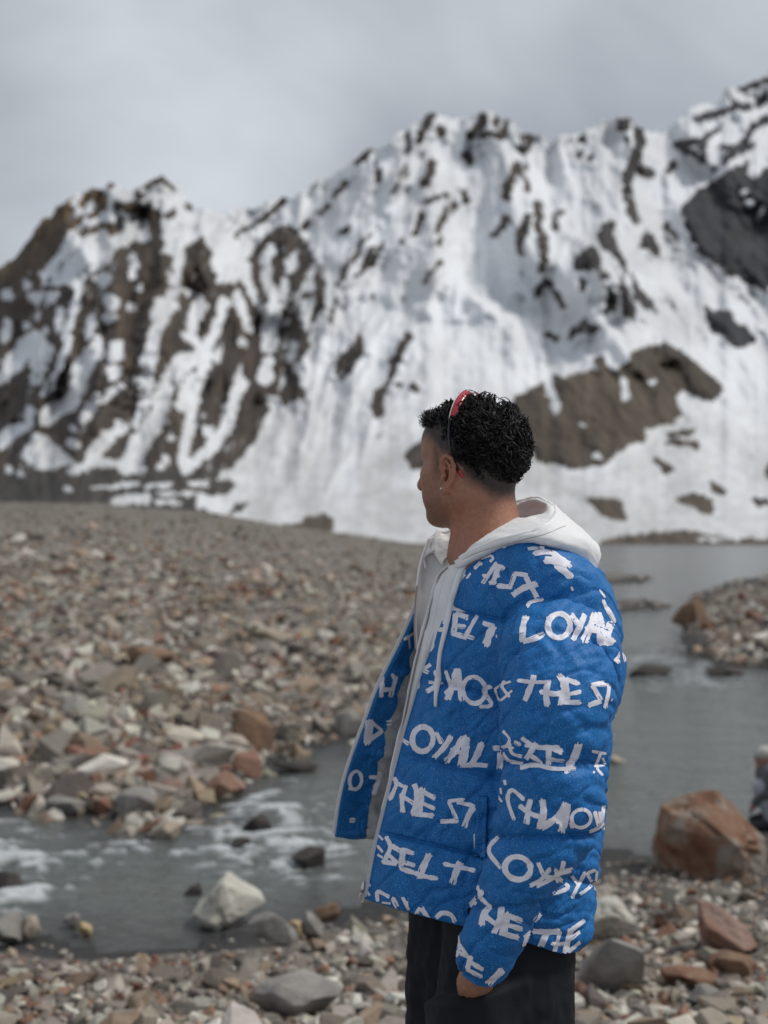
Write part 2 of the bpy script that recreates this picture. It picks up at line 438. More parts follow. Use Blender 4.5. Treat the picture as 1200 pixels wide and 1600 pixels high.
# the left massif: rock ribs with snow chutes
paint(P(-700,500,-300,440,-100,485,0,415,30,385,62,345,100,306,122,325,95,380,60,430,75,445,110,445,135,428,165,412,190,380,220,372,250,390,275,398,300,368,314,366,330,400,340,440,370,440,388,410,400,384,430,354,452,350,482,380,506,440,505,480,490,502,476,560,455,562,476,622,440,626,420,620,402,690,370,722,345,745,340,760,-700,760), None, 0.42, 5, 0.75)
paint(P(-700,742,60,740,120,744,372,752,338,790,332,806,420,822,420,900,-700,900), None, 0.6, 4, 0.3)
paint(P(-700,600,-400,560,-250,640,-120,560,-30,640,-100,720,-700,700), None, -0.25, 12, 1.2)
trace(0, 250, 3.75, [[230,700,330,560,400,420,460,380,600,310,700,300,740,370,700,430,880,290,890,360,800,450,740,490,680,520,600,560,540,640,440,740,330,720], [930,400,1000,340,1200,330,1200,420,1100,520,1040,560,950,530], [600,200,640,130,760,150,760,240,620,300,560,290],
    ([30,790],40), ([150,720],26), ([180,800],40), ([300,800],36), ([600,690],46), ([650,830],52), ([640,930],40), ([760,860],30), ([780,560,780,690],24), ([815,750],22), ([460,740,420,900,390,1050,350,1200],26), ([1040,560,1020,750,960,920,890,1020,870,1200],38), ([930,830,900,900],26), ([340,890,330,990],28), ([530,930,520,1030],24), ([580,1050,540,1150,500,1200],28), ([680,1100],50), ([1180,850,1100,1000,1190,1130,1040,1180],30), ([1090,760,1050,860],26), ([150,1080,60,1200],56), ([250,1100,200,1200],42), ([40,950,20,1030],32), ([150,965],22), ([260,1000],28), ([500,380,480,230],16), ([950,180,1000,230],40)], -0.55)
trace(0, 520, 3.0, [([170,30,90,120,0,210],32), ([220,70,170,220],30), ([320,20,270,190,200,290],18), ([440,80,370,180,340,320,220,390],40), ([550,250,440,320,390,400],24), ([720,0,690,180,680,320,630,430],28), ([850,150,770,270,740,400,650,520,600,620],48), ([990,50,930,250,890,420,860,580,870,650],26), ([900,220,860,330],42), ([1150,180,1090,330,1060,450,1000,530,900,610],28), ([975,465],33), ([1130,45],26), ([530,100],42), ([530,180],38), ([140,380,140,430,50,470,0,510],28), [160,470,230,480,340,610,230,650,160,630,90,570], ([330,650,450,610,560,610,660,640],24), ([560,440,470,520,430,580],33), ([340,520],24), ([420,560],25), ([340,450],18), ([800,490],20), ([780,600],24), ([750,630],18),
    ([430,725,640,712],11), ([690,720,800,715],11), ([890,705,975,705],14), ([750,760,960,760],9), ([740,800,840,800],13), ([540,790,690,775],20), ([40,640],18), ([100,660],16), ([320,730],14), ([950,800,1130,780],36), ([920,885,1100,890],16)], -0.55)
trace(0, 250, 3.75, [[400,225,365,330,375,420,330,520,300,560,240,600,180,420,260,330], ([560,150,590,260],34), ([500,200,480,260],20), ([450,340,420,390],18), ([700,270,800,270,870,330],24), ([880,130,960,90,1010,150],22), ([470,420,680,370],12), ([640,420,700,400],9), ([900,330,910,480],40), ([800,200],26), ([1090,280,1150,240],13), ([700,90,640,130],16), ([520,330,560,300],12), ([1010,300,980,330],14)], 0.45, 0.5)
# rock showing through the snow, from the left shoulder to the right-hand wall
trace(280, 270, 3.75, [[30,460,120,370,190,480,170,560,120,600,150,650,90,700,40,640], [0,700,60,720,110,680,60,830,0,900], [310,730,360,900,330,1000,330,1200,180,1200,200,1050,260,880], [180,660,260,640,300,700,230,740,170,700], [410,500,480,400,540,370,490,470,480,600,500,680,440,700,420,580], [530,480,570,560,590,700,610,810,580,800,550,640],
    [610,300,680,350,760,400,780,500,840,540,840,720,800,840,770,760,760,630,720,640,690,760,740,940,720,1070,600,1080,640,900,640,700,660,580,590,480,590,420,700,440], [440,820,470,900,470,1040,560,1060,650,1180,680,1200,380,1200,390,1000], [1060,930,1080,1010,1020,1120,960,1190,910,1150,970,1060,1030,1000], [1110,460,1190,410,1190,450,1120,530,1040,610,1060,560],
    ([860,200,740,310],22), ([620,150,470,280],9), ([480,270,330,370],6), ([1110,360,1030,480,970,570,930,650],12), ([970,60,900,130],14), ([980,310,940,350],12), ([910,720,880,860],9), ([1130,720],14)], 0.36, 0.85)
trace(280, 270, 3.75, [([540,440,500,500,520,640,560,760,580,880],30), ([520,800,530,1000],52), ([390,540,400,640,450,760],27), ([330,720,390,850,400,910],30), ([660,530],48), ([610,620,610,720],20), ([615,770],18), ([615,870],24), ([750,660],32), ([370,990],34), ([670,1000,660,1070],20), ([520,1100,500,1200],42), ([250,500],64), ([230,620],26), ([320,630],22), ([110,740,90,850,40,950],36), ([270,750,200,950,120,1070,0,1130],28), ([160,1000,120,1200],32), ([60,700],22), ([750,760,740,900],26)], -0.55)
trace(360, 520, 3.53, [[240,130,330,210,420,360,370,350,290,390,250,300], [700,20,730,80,690,170,600,250,575,180,640,110], [200,390,210,430,130,560,60,690,0,740,30,560,110,420], [800,320,860,310,840,440,810,465,775,420], [960,680,1060,590,1080,740,1000,750], [300,1070,440,1030,500,1000,560,1040,570,1140,300,1140], ([990,10,920,130,880,220],18), ([870,240,860,320],7), ([930,285],16), ([1010,300],18), ([80,950,0,1000],12)], 0.36, 0.85)
trace(560, 150, 4.0, [([470,90,390,230,380,280],22), ([310,250,310,340],14), ([70,330,0,400],18), ([100,400,120,510],14), ([300,430,240,580,200,690],16), ([460,420,430,500,390,540],26), ([510,190,520,230],14), ([780,110,760,180,710,240],18), ([880,110,860,160],14), ([930,150,890,240],12), ([790,240,840,215,890,250],12), ([1070,240,1040,320],38), ([1000,420,940,530,930,610],20), ([1040,450,1060,580],18), ([1000,420,1050,470],16), ([670,360,710,390],16), ([640,590,670,640],18), ([590,670,540,740,490,830],16), ([430,650,540,620],12), ([400,750,350,860],12), ([520,880,500,920],10),
    [50,990,150,910,150,950,80,1050,50,1060], ([70,870,0,960],10), ([265,915],16), ([510,1050,440,1100,420,1160],16), [1090,660,1180,650,1180,690,1130,710], ([1130,720,1150,850,1170,960,1150,1080],24), ([930,760,870,850],22), ([1070,740,1020,880,1020,980],22)], 0.34, 0.85)
trace(740, 290, 3.75, [[780,210,820,210,840,330,890,420,900,500,870,560,850,430,780,380,730,300], [690,360,740,390,740,500,600,480,610,410], [740,500,790,540,750,540], [870,560,900,600,950,770,900,760,870,650], [790,600,830,640,820,740,770,750,790,680], [930,520,960,560,1040,690,1070,740,990,710,950,640], [1020,250,1060,310,1110,440,1040,380,980,360], [640,780,720,830,700,870,640,850,560,890,580,830], ([430,560,480,610,530,710],14), ([400,580,390,640],12), ([640,600,650,560],10), ([500,160,490,220],25), ([970,210,920,140,900,20],14), ([390,850,480,900],8), ([720,1020,780,1070],18), ([1140,220,1200,340],8)], 0.36, 0.85)
trace(900, 100, 4.0, [([320,320,300,380],36), ([400,400,400,480],22), ([420,480,370,580,330,700],24), ([350,620,450,660],30), ([320,700,320,780],14), ([340,840,380,970],12), ([50,475],16), ([85,590],16), ([20,560],10), ([320,470],14), ([580,660,620,620],14), ([770,340,850,310,960,280],18), ([1020,250,1080,250],20), ([1150,230,1180,210],22), ([890,400,800,460,650,480],12), ([650,500,800,570],14), ([810,500,800,580],12), ([920,510,1010,530,1100,440],12), ([1100,400,1200,340],16), ([1000,560,940,600],12), ([1110,500,1050,540],12), ([875,630],12), ([1050,140,1200,95,1500,60],12), [670,890,780,790,1080,600,1060,680,1130,720,1200,640,1360,600,1500,700,1540,900,1440,1050,1400,1250,1290,1340,1190,1400,1000,1330,830,1200,730,1110,700,960]], 0.55, 0.25)
trace(900, 100, 4.0, [([1060,800],24), ([1100,860],26), ([1180,890,1150,960],14)], -0.5)
paint(P(1100,482,1142,488,1180,530,1152,545,1112,512), None, 0.4)
trace(800, 540, 3.0, [[570,30,650,10,720,0,800,40,900,110,990,200,950,250,870,230,790,200,770,260,790,320,750,360,620,380,620,440,540,460,440,530,400,560,280,570,130,530,60,450,0,400,0,260,110,200,200,150,330,130,420,120,500,110,560,80], [670,540,710,540,770,590,720,590], [770,720,860,690,940,720,950,780,880,780], [930,650,1000,670,990,690,950,675], [1130,720,1190,720,1200,750,1150,745], [350,710,520,740,530,810,470,820,400,770], ([740,450,860,460],9), ([750,415,850,405],7), ([1230,580],44)], 0.7, 0.25)
trace(800, 540, 3.0, [([170,170,210,310],20), ([520,170,540,240],20), ([330,380],14), ([400,520],18), ([660,165],18)], -0.4)
trace(800, 540, 3.0, [[680,880,850,868,930,900,1200,900,1500,890,1500,1100,-500,1100,-400,950,0,930,400,940,500,900]], 0.5, 0.5)
trace(800, 540, 3.0, [([880,912,1000,905,1200,900],7)], -0.4)
rock = rock + 0.55 * fbm((sx + 5 * n2) / 5.5, MY / 17, 111, 3)
RK = sstep(-0.14, 0.14, rock)
def cband(x, y, sx_, sy_): return np.exp(-((MX - x) / sx_) ** 2 - ((MY - y) / sy_) ** 2)
rc = np.array([0.084, 0.068, 0.056]) * np.ones(MX.shape + (1,))
ochre = np.clip(cband(120, 310, 90, 55) * 1.2 + cband(30, 420, 50, 60) * 0.6 + 0.28 * sstep(0.05, 0.25, fbm(MX / 32, MY / 90, 101, 3)) * (MX < 500), 0, 1)[..., None]
rc = rc * (1 - ochre) + ochre * np.array([0.185, 0.125, 0.075])
brown = np.clip(cband(940, 640, 150, 75) * 1.6 + cband(1085, 785, 50, 25) + cband(950, 790, 50, 25) + (MY > 800) * 0.8, 0, 1)[..., None]
rc = rc * (1 - brown) + brown * np.array([0.140, 0.112, 0.083])
slate = np.clip(sstep(1040, 1090, MX) * (MY < 560) + 0.5 * (MX > 880) * (MY < 520), 0, 1)[..., None]
rc = rc * (1 - slate) + slate * np.array([0.062, 0.064, 0.071])
dkm = np.clip((MY > 735) * (MX < 420) * (MY < 800), 0, 1)[..., None]
rc = rc * (1 - dkm) + dkm * np.array([0.085, 0.078, 0.070])
rc = rc * (0.92 + 1.2 * fbm(sx / 8, MY / 24, 103, 4)[..., None])
dirt = np.clip(0.10 + 0.75 * fbm(sx / 60 + 0.6 * wrp / 26, MY / 62, 105, 5) + 0.30 * sstep(560, 840, MY) + 0.5 * fbm(MX / 14, MY / 9, 106, 4) * sstep(500, 760, MY), 0, 0.62)[..., None]
sn = np.array([0.70, 0.72, 0.745]) * (1 - dirt) + dirt * np.array([0.30, 0.29, 0.275])
sn = sn * (1 + 0.10 * np.exp(-((MX - 690) / 170) ** 2 - ((MY - 430) / 150) ** 2)[..., None])  # soft patch of filtered sunlight on the central snow, painted into its colour
rc = rc * 0.70
mc = sn * (1 - RK[..., None]) + rc * RK[..., None]
# snow lies thicker than the rock it covers, plus rough rock
rough_ = (RK * (8 + 60 * np.abs(fbm(sx / 9, MY / 22, 107, 3)))) * (0.2 + TT)
def blur(f, n):
    for ax_ in (0, 1):
        c = np.cumsum(np.pad(f, [(n + 1, n) if i == ax_ else (0, 0) for i in range(2)], mode='edge'), axis=ax_)
        f = (np.take(c, range(2 * n + 1, c.shape[ax_]), axis=ax_) - np.take(c, range(0, c.shape[ax_] - 2 * n - 1), axis=ax_)) / (2 * n + 1)
    return f
rough_ = rough_ * 0.4 - (45 * blur(RK, 5) + 60 * blur(RK, 14)) * (0.1 + 0.9 * TT) * (1 - 0.5 * leftf)
MV = MV + Dm * rough_[..., None]
# far side of the ridge, so that the mountain has a back
back = []; bc = []
for k in range(1, 7):
    Bk = MV[-1].copy(); Bk[:, 1] += 90 * k * k ** 0.5; Bk[:, 0] *= Bk[:, 1] / MV[-1][:, 1]; Bk[:, 2] -= 60 * k * k ** 0.6; back.append(Bk); bc.append(mc[-1])
MVa = np.concatenate([MV, np.array(back)]); mca = np.concatenate([mc, np.array(bc)])
mountain = mesh_obj('mountain', MVa.reshape(-1, 3), grid_faces(*MVa.shape[:2])[:, ::-1].copy(), M_MOUNT, attrs={'Col': np.clip(mca, 0.01, 0.95).reshape(-1, 3)})
tag(mountain, kind='structure')

# ------------------------------------------------------------------ rocks
def ico(sub):
    bm = bmesh.new(); bmesh.ops.create_icosphere(bm, subdivisions=sub, radius=1.0)
    V = np.array([v.co[:] for v in bm.verts]); F = np.array([[v.index for v in f.verts] for f in bm.faces]); bm.free()
    return V, F
def faceted(V, rg, n=12, lo=0.38, hi=0.78):
    V = V.copy()
    for _ in range(n):
        nn = rg.normal(size=3); nn /= np.linalg.norm(nn); d = rg.uniform(lo, hi)
        e = V @ nn - d
        V -= np.where(e > 0, e, 0)[:, None] * nn * 0.92
    return V
ICO2, ICO2F = ico(2)
VARIANTS, VFACES = [], []
for _ in range(26):
    bm = bmesh.new(); asp = np.array([1, rng.uniform(0.5, 0.95), rng.uniform(0.32, 0.75)])
    p_ = rng.normal(size=(13, 3)); p_ /= np.linalg.norm(p_, axis=1, keepdims=True)
    p_ = np.sign(p_) * np.abs(p_) ** 0.6; p_ = p_ / np.abs(p_).max(0) * asp * rng.uniform(0.82, 1.0, (13, 1))
    for q_ in p_: bm.verts.new(q_)
    bmesh.ops.convex_hull(bm, input=bm.verts[:])
    bmesh.ops.delete(bm, geom=[v for v in bm.verts if not v.link_faces], context='VERTS')
    bmesh.ops.triangulate(bm, faces=bm.faces[:]); bmesh.ops.recalc_face_normals(bm, faces=bm.faces[:])
    bm.verts.index_update()
    VARIANTS.append(np.array([v.co[:] for v in bm.verts])); VFACES.append(np.array([[v.index for v in f.verts] for f in bm.faces])); bm.free()
PAL = np.array([[0.25,0.222,0.188],[0.31,0.280,0.240],[0.185,0.166,0.145],[0.42,0.395,0.350],[0.53,0.505,0.45],[0.27,0.212,0.162],[0.235,0.138,0.098],[0.185,0.092,0.064],[0.105,0.092,0.083],[0.32,0.252,0.180],[0.265,0.195,0.148]])
PW = np.array([0.17,0.16,0.16,0.14,0.085,0.10,0.045,0.028,0.08,0.045,0.05]); PW = PW / PW.sum()
def rand_rot(n, rg):
    yaw = rg.uniform(0, 2 * np.pi, n); tilt = rg.normal(0, 0.35, n); roll = rg.normal(0, 0.35, n)
    cy, sy_ = np.cos(yaw), np.sin(yaw); ct, st = np.cos(tilt), np.sin(tilt); c2, s2 = np.cos(roll), np.sin(roll)
    Z = np.zeros(n); O = np.ones(n)
    Rz = np.stack([cy, -sy_, Z, sy_, cy, Z, Z, Z, O], -1).reshape(n, 3, 3)
    Rx = np.stack([O, Z, Z, Z, ct, -st, Z, st, ct], -1).reshape(n, 3, 3)
    Ry = np.stack([c2, Z, s2, Z, O, Z, -s2, Z, c2], -1).reshape(n, 3, 3)
    return Rz @ Rx @ Ry, yaw, tilt, roll

def scatter(px0, px1, py0, py1, n, med, sig, minpx, keep_sd=0.12):
    px = rng.uniform(px0, px1, n); py = rng.uniform(py0, py1, n)
    Pw = ground_hit(px, py)
    z, s = ground_z(Pw[:, 0], Pw[:, 1])
    ok = ~np.isnan(Pw[:, 0]) & (s > keep_sd * rng.uniform(0.2, 2.2, n)) & ((Pw[:, 1] > 3.0) | (np.abs(Pw[:, 0] - 0.25) > 0.9))
    Pw = Pw[ok]; Pw[:, 2] = z[ok]
    d = Pw[:, 1]
    r = np.maximum(med * np.exp(rng.normal(0, sig, len(d))), minpx * d / FPX)
    r = np.minimum(r, 0.34 + 0.003 * d)
    # keep the named cream rock clear of big loose stones
    qx = CX + FPX * Pw[:, 0] / d; qy = HY + FPX * (CAMZ - Pw[:, 2]) / d
    kp = ~((np.abs(qx - 365) < 85) & (np.abs(qy - 1460) < 45) & (r * FPX / d > 12)); Pw, r = Pw[kp], r[kp]
    return Pw, r
S = [scatter(-250, 1450, 1330, 1660, 15000, 0.019, 0.6, 1.5, 0.75), scatter(-250, 1450, 1350, 1640, 1000, 0.046, 0.35, 3, 1.0), scatter(-250, 1450, 1400, 1620, 110, 0.085, 0.25, 3, 1.2),
     scatter(-250, 640, 1180, 1330, 800, 0.10, 0.45, 3, -0.3), scatter(-250, 800, 1090, 1300, 6000, 0.050, 0.55, 1.8), scatter(-250, 800, 930, 1110, 8000, 0.07, 0.5, 1.5), scatter(-250, 900, 780, 940, 9000, 0.10, 0.5, 1.2),
     scatter(1030, 1400, 885, 1065, 5200, 0.075, 0.55, 1.5), scatter(900, 1060, 893, 960, 500, 0.06, 0.5, 1.2, 0.02), scatter(-250, 650, 1060, 1290, 520, 0.135, 0.35, 4)]
# the same gravel goes on outside the picture, a little coarser
for x0, x1 in ((-900, -250), (1400, 2000)):
    S += [scatter(x0, x1, 1330, 1700, 2600, 0.03, 0.6, 2.5, 0.75), scatter(x0, x1, 930, 1300, 3000, 0.08, 0.5, 3.0), scatter(x0, x1, 780, 940, 1800, 0.12, 0.5, 2.0)]
SP = np.concatenate([s[0] for s in S]); SR = np.concatenate([s[1] for s in S])
NS = len(SP)
SC = PAL[rng.choice(len(PAL), NS, p=PW)] * np.array([1.10, 1.09, 1.07]) * rng.uniform(0.75, 1.2, (NS, 1)) * (1 + rng.normal(0, 0.02, (NS, 3)))
far_f = sstep(35, 110, SP[:, 1])[:, None] * 0.6
SC = SC * (1 - far_f) + far_f * np.array([0.185, 0.168, 0.145]) * rng.uniform(0.7, 1.3, (NS, 1))
SROT, SYAW, STILT, SROLL = rand_rot(NS, rng)
SV = rng.integers(0, len(VARIANTS), NS)
inview = np.abs(SP[:, 0] / SP[:, 1]) < 0.30
behind_man = (SP[:, 0] / SP[:, 1] > 0.0) & (SP[:, 0] / SP[:, 1] < 0.15)
showing = SR / SP[:, 1] * FPX * inview * ~behind_man * (HY + FPX * (CAMZ - SP[:, 2]) / SP[:, 1] < 1600)
big = np.argsort(-showing)[:300]
isbig = np.zeros(NS, bool); isbig[big] = True
STONE_MESH = []
for k, v in enumerate(VARIANTS):
    me = bpy.data.meshes.new('stone'); me.from_pydata([tuple(a) for a in v], [], [list(f) for f in VFACES[k]]); me.materials.append(M_STONE_OBJ)
    STONE_MESH.append(me)
for i in big:
    o = bpy.data.objects.new('stone', STONE_MESH[SV[i]]); col.objects.link(o)
    o.parent = riverbank
    o.location = (SP[i, 0], SP[i, 1], SP[i, 2] + SR[i] * 0.22); o.rotation_euler = (STILT[i], SROLL[i], SYAW[i]); o.scale = (SR[i],) * 3
    o.color = (*np.clip(SC[i], 0.02, 0.9), 1)
rest = np.where(~isbig)[0]
GVl, GFl, GCl, o_ = [], [], [], 0
for k in range(len(VARIANTS)):
    ids = rest[SV[rest] == k]; v = VARIANTS[k]; f = VFACES[k]
    gv = np.einsum('nij,vj->nvi', SROT[ids], v) * SR[ids][:, None, None] + (SP[ids] + np.array([0, 0, 1.0]) * SR[ids][:, None] * 0.22)[:, None, :]
    GVl.append(gv.reshape(-1, 3)); GFl.append((f[None] + (np.arange(len(ids)) * len(v))[:, None, None]).reshape(-1, 3) + o_); o_ += len(ids) * len(v)
    GCl.append(np.repeat(np.clip(SC[ids], 0.02, 0.9), len(v), 0))
GV = np.concatenate(GVl); GF = np.concatenate(GFl); GC = np.concatenate(GCl)
pebbles = mesh_obj('pebbles', GV.reshape(-1, 3), GF, M_STONE, parent=riverbank, smooth=False, attrs={'Col': GC})
tag(pebbles, kind='stuff')

# boulders one can point to
def rock_material(name, c1, c2, scale=3.0, c3=None):
    m = bpy.data.materials.new(name); m.use_nodes = True; t = m.node_tree; b = t.nodes['Principled BSDF']
    b.inputs['Roughness'].default_value = 0.85; b.inputs['Specular IOR Level'].default_value = 0.3
    tcn = N(t, 'ShaderNodeTexCoord')
    nn = N(t, 'ShaderNodeTexNoise'); nn.inputs['Scale'].default_value = scale; nn.inputs['Detail'].default_value = 7; nn.inputs['Roughness'].default_value = 0.6; nn.inputs['Distortion'].default_value = 0.6
    t.links.new(tcn.outputs['Object'], nn.inputs['Vector'])
    r_ = N(t, 'ShaderNodeValToRGB'); e = r_.color_ramp.elements
    e[0].position = 0.36; e[0].color = (*c1, 1); e[1].position = 0.62; e[1].color = (*c2, 1)
    if c3: x = e.new(0.5); x.color = (*c3, 1)
    t.links.new(nn.outputs['Fac'], r_.inputs[0]); t.links.new(r_.outputs[0], b.inputs['Base Color'])
    bn = N(t, 'ShaderNodeTexNoise'); bn.inputs['Scale'].default_value = scale * 6; bn.inputs['Detail'].default_value = 8
    t.links.new(tcn.outputs['Object'], bn.inputs['Vector'])
    bp = N(t, 'ShaderNodeBump'); bp.inputs['Strength'].default_value = 0.7; bp.inputs['Distance'].default_value = 0.03
    t.links.new(bn.outputs['Fac'], bp.inputs['Height']); t.links.new(bp.outputs[0], b.inputs['Normal'])
    return m
MR = {'grey': rock_material('grey_rock', (0.17,0.16,0.15), (0.31,0.295,0.27)), 'pale': rock_material('pale_rock', (0.40,0.385,0.33), (0.55,0.53,0.47)), 'orange': rock_material('rust_rock', (0.165,0.075,0.048), (0.26,0.23,0.20), 4.2, (0.215,0.125,0.08)),
      'brown': rock_material('brown_rock', (0.13,0.085,0.06), (0.27,0.17,0.105)), 'dark': rock_material('wet_dark_rock', (0.035,0.031,0.03), (0.075,0.066,0.06)), 'red': rock_material('red_brown_rock', (0.20,0.10,0.07), (0.30,0.235,0.20)), 'tan': rock_material('tan_rock', (0.30,0.26,0.21), (0.42,0.36,0.28)), 'ochre': rock_material('ochre_rock', (0.40,0.27,0.13), (0.5,0.40,0.26))}
ICO4, ICO4F = ico(4)
def hull_rock(outline, depth, seed, front=None):
    """closed faceted boulder from its outline (u, w metres): front and back shoulders set in, then worn"""
    rg = np.random.default_rng(seed)
    o2 = np.array(outline, float); c = o2.mean(0)
    pts = [(p[0], 0, p[1]) for p in o2]
    for s_, y, kp in ((0.86, -0.40, 0.6), (0.5, -0.56, 0.45), (0.8, 0.42, 1), (0.4, 0.55, 1)):
        q = (c + (o2 - c) * s_)[rg.random(len(o2)) < kp]
        pts += [(p[0], y * depth * rg.uniform(0.7, 1.25), p[1] + rg.normal(0, 0.03) * depth) for p in q]
    if front: pts = [p for p in pts if p[1] >= 0] + front
    bm = bmesh.new()
    for p in pts: bm.verts.new(p)
    bmesh.ops.convex_hull(bm, input=bm.verts[:])
    bmesh.ops.delete(bm, geom=[v for v in bm.verts if not v.link_faces], context='VERTS')
    bmesh.ops.triangulate(bm, faces=bm.faces[:])
    bmesh.ops.subdivide_edges(bm, edges=bm.edges[:], cuts=4, use_grid_fill=True)
    bmesh.ops.triangulate(bm, faces=bm.faces[:]); bmesh.ops.recalc_face_normals(bm, faces=bm.faces[:]); bm.verts.index_update()
    V = np.array([v.co[:] for v in bm.verts]); F = np.array([[v.index for v in f.verts] for f in bm.faces]); bm.free()
    w = np.ptp(o2[:, 0]); nrm = V - np.array((c[0], 0, c[1])); nrm /= np.linalg.norm(nrm, axis=1, keepdims=True) + 1e-9
    V = V + nrm * (w * (0.05 * fbm(V[:, 0] / w * 5 + V[:, 1] / w * 3, V[:, 2] / w * 5 - V[:, 1] / w * 4, seed, 3) - 0.05 * np.clip(0.12 - np.abs(fbm(V[:, 0] / w * 4 + V[:, 2] / w * 6, V[:, 1] / w * 5 - V[:, 2] / w * 3, seed + 3, 2)), 0, 1) / 0.12))[:, None]
    return V, F
def boulder(px, py, w, h, m, label, seed, outline=None, name='boulder', sink=0.12, group=None, front=None):
    Pw = ground_hit(px, py)[0]
    d = Pw[1]; s = d / FPX
    rg = np.random.default_rng(seed)
    if outline is None:
        V = faceted(ICO4 * np.array([0.5 * w, 0.5 * (0.5 * w + 0.5 * h), 0.5 * h]) * s / 0.8 * 1.0 / (1), rg, 0)
        U = faceted(ICO4, rg, 17, 0.36, 0.72)
        U = U / np.abs(U).max(0)
        V = U * np.array([0.5 * w, 0.42 * (0.6 * w + 0.6 * h), 0.5 * h * (1 + sink)]) * s
        V = V * (1 + 0.06 * fbm(U[:, 0] * 2.2 + U[:, 1], U[:, 2] * 2.2 - U[:, 1] * 1.3, seed, 4))[:, None]
        V[:, 2] += 0.5 * h * s * (1 - sink)
        V[:, 1] += 0.3 * w * s
    else:
        ol = [((a - px) * s, (py - b) * s) for a, b in outline]
        V, RF = hull_rock(ol, w * s * 0.8, seed, [((a - px) * s, dd, (py - b_) * s) for a, b_, dd in front] if front else None); V[:, 1] += 0.25 * w * s; V[:, 2] -= 0.03 * w * s
    o = mesh_obj(name, V, ICO4F if outline is None else RF, MR[m], smooth=True)
    o.location = Pw
    mod = o.data
    mod.polygons.foreach_set('use_smooth', np.zeros(len(mod.polygons), bool))
    tag(o, label, 'boulder' if w > 70 else 'rock', group)
    return o
boulder(1105, 1365, 165, 125, 'orange', 'big rust-orange boulder at the water edge on the right', 1, P(1024,1325,1040,1262,1070,1256,1087,1252,1096,1241,1130,1237,1152,1258,1175,1284,1215,1322,1180,1362,1100,1376,1030,1360), front=[(1028,1358,-0.12),(1100,1377,-0.36),(1122,1368,-0.42),(1130,1298,-0.50),(1038,1282,-0.22),(1048,1266,-0.20),(1090,1262,-0.26),(1112,1258,-0.22),(1136,1262,-0.2),(1185,1362,-0.22),(1212,1330,-0.08),(1160,1285,-0.28)])
boulder(352, 1448, 112, 80, 'pale', 'cream white pointed rock standing alone at the near water edge', 2, P(298,1424,322,1402,342,1381,351,1366,363,1378,412,1411,372,1434,340,1452,316,1448), name='rock')
boulder(396, 1172, 70, 62, 'brown', 'rounded orange-brown boulder on the far bank beside the stream inlet', 3)
boulder(205, 1282, 75, 52, 'grey', 'pale grey boulder at the left end of the rocks jutting into the stream', 4)
boulder(97, 1277, 66, 30, 'grey', 'low grey rock at the far water edge, left of the jutting rocks', 5, name='rock')
boulder(262, 1312, 52, 32, 'tan', 'blocky tan rock lying in the stream below the jutting rocks', 6, name='rock')
boulder(340, 1245, 85, 34, 'red', 'long flat reddish rock on the far shore behind the rapids', 7)
boulder(268, 1218, 44, 34, 'pale', 'square white rock on the far shore', 8, name='rock')
boulder(268, 1252, 36, 34, 'red', 'small upright pinkish rock below the square white rock', 9, name='rock')
boulder(146, 1245, 32, 38, 'orange', 'small rust-coloured rock standing at the far water edge', 10, name='rock')
boulder(240, 1050, 105, 44, 'brown', 'long dark brown boulder on the gravel of the far bank', 12)
boulder(420, 1008, 86, 32, 'tan', 'pale boulder with ochre face high on the far gravel bank', 13)
boulder(328, 1172, 48, 34, 'pale', 'cream rock left of the rounded brown boulder', 14, name='rock')
boulder(545, 1150, 70, 45, 'grey', 'grey boulder on the far bank beside the open jacket front', 15)
boulder(560, 1180, 40, 26, 'pale', 'cream rock in the water just left of the open jacket', 16, name='rock')
boulder(462, 1208, 80, 20, 'dark', 'dark wet flat rock where the stream inlet meets the far bank', 30)
for i, (x, y, w_, h_, l) in enumerate([(402,1300,52,30,'dark wet rock in the white water, further of two'), (487,1356,66,34,'dark wet rock in the stream, nearer the open jacket'), (6,1392,60,46,'dark wet rock in the rapids cut by the left picture edge'),
        (372,1324,40,14,'low dark rock just breaking the water beside the white water'), (305,1398,34,18,'small dark rock left of the cream white pointed rock'), (1012,1058,90,18,'flat dark rock ridge in the river right of the jacket shoulder'), (1142,1056,70,14,'flat dark rock in the river at the tip of the right bar')]):
    boulder(x, y, w_, h_, 'dark', l, 40 + i, name='rock', sink=0.5)
boulder(425, 1475, 84, 46, 'grey', 'rounded grey rock right of the cream white pointed rock', 50)
boulder(463, 1468, 34, 30, 'ochre', 'small ochre yellow rock between two grey rocks by the water', 51, name='rock')
boulder(488, 1466, 34, 42, 'grey', 'upright grey rock right of the small ochre rock', 52, name='rock')
boulder(513, 1438, 46, 30, 'brown', 'brown rock on the wet mud above the ochre rock', 53, name='rock')
boulder(10, 1478, 56, 50, 'grey', 'grey rock at the near shore cut by the left picture edge', 54, name='rock')
boulder(48, 1470, 42, 48, 'tan', 'leaning tan rock at the near left shore', 55, name='rock')
boulder(113, 1448, 30, 26, 'grey', 'small pale grey rock beside the round orange stone', 56, name='rock')
boulder(133, 1462, 24, 24, 'ochre', 'round orange stone at the near left shore', 57, name='rock')
boulder(445, 1590, 170, 56, 'grey', 'large flat grey boulder half buried in the near gravel', 58)
boulder(955, 1468, 86, 78, 'pale', 'large cream boulder right of the jacket hem', 59, P(912,1440,925,1405,965,1400,998,1440,975,1462,940,1470,915,1468))
boulder(958, 1552, 104, 92, 'grey', 'large grey boulder right of the trousers', 60)
boulder(1138, 1488, 96, 88, 'red', 'angular grey-red boulder in the gravel below the rust boulder', 61, P(1093,1440,1095,1410,1130,1418,1170,1448,1185,1475,1160,1492,1100,1486))
boulder(1080, 1545, 95, 34, 'orange', 'low rust-coloured slab in the gravel at the lower right', 62)
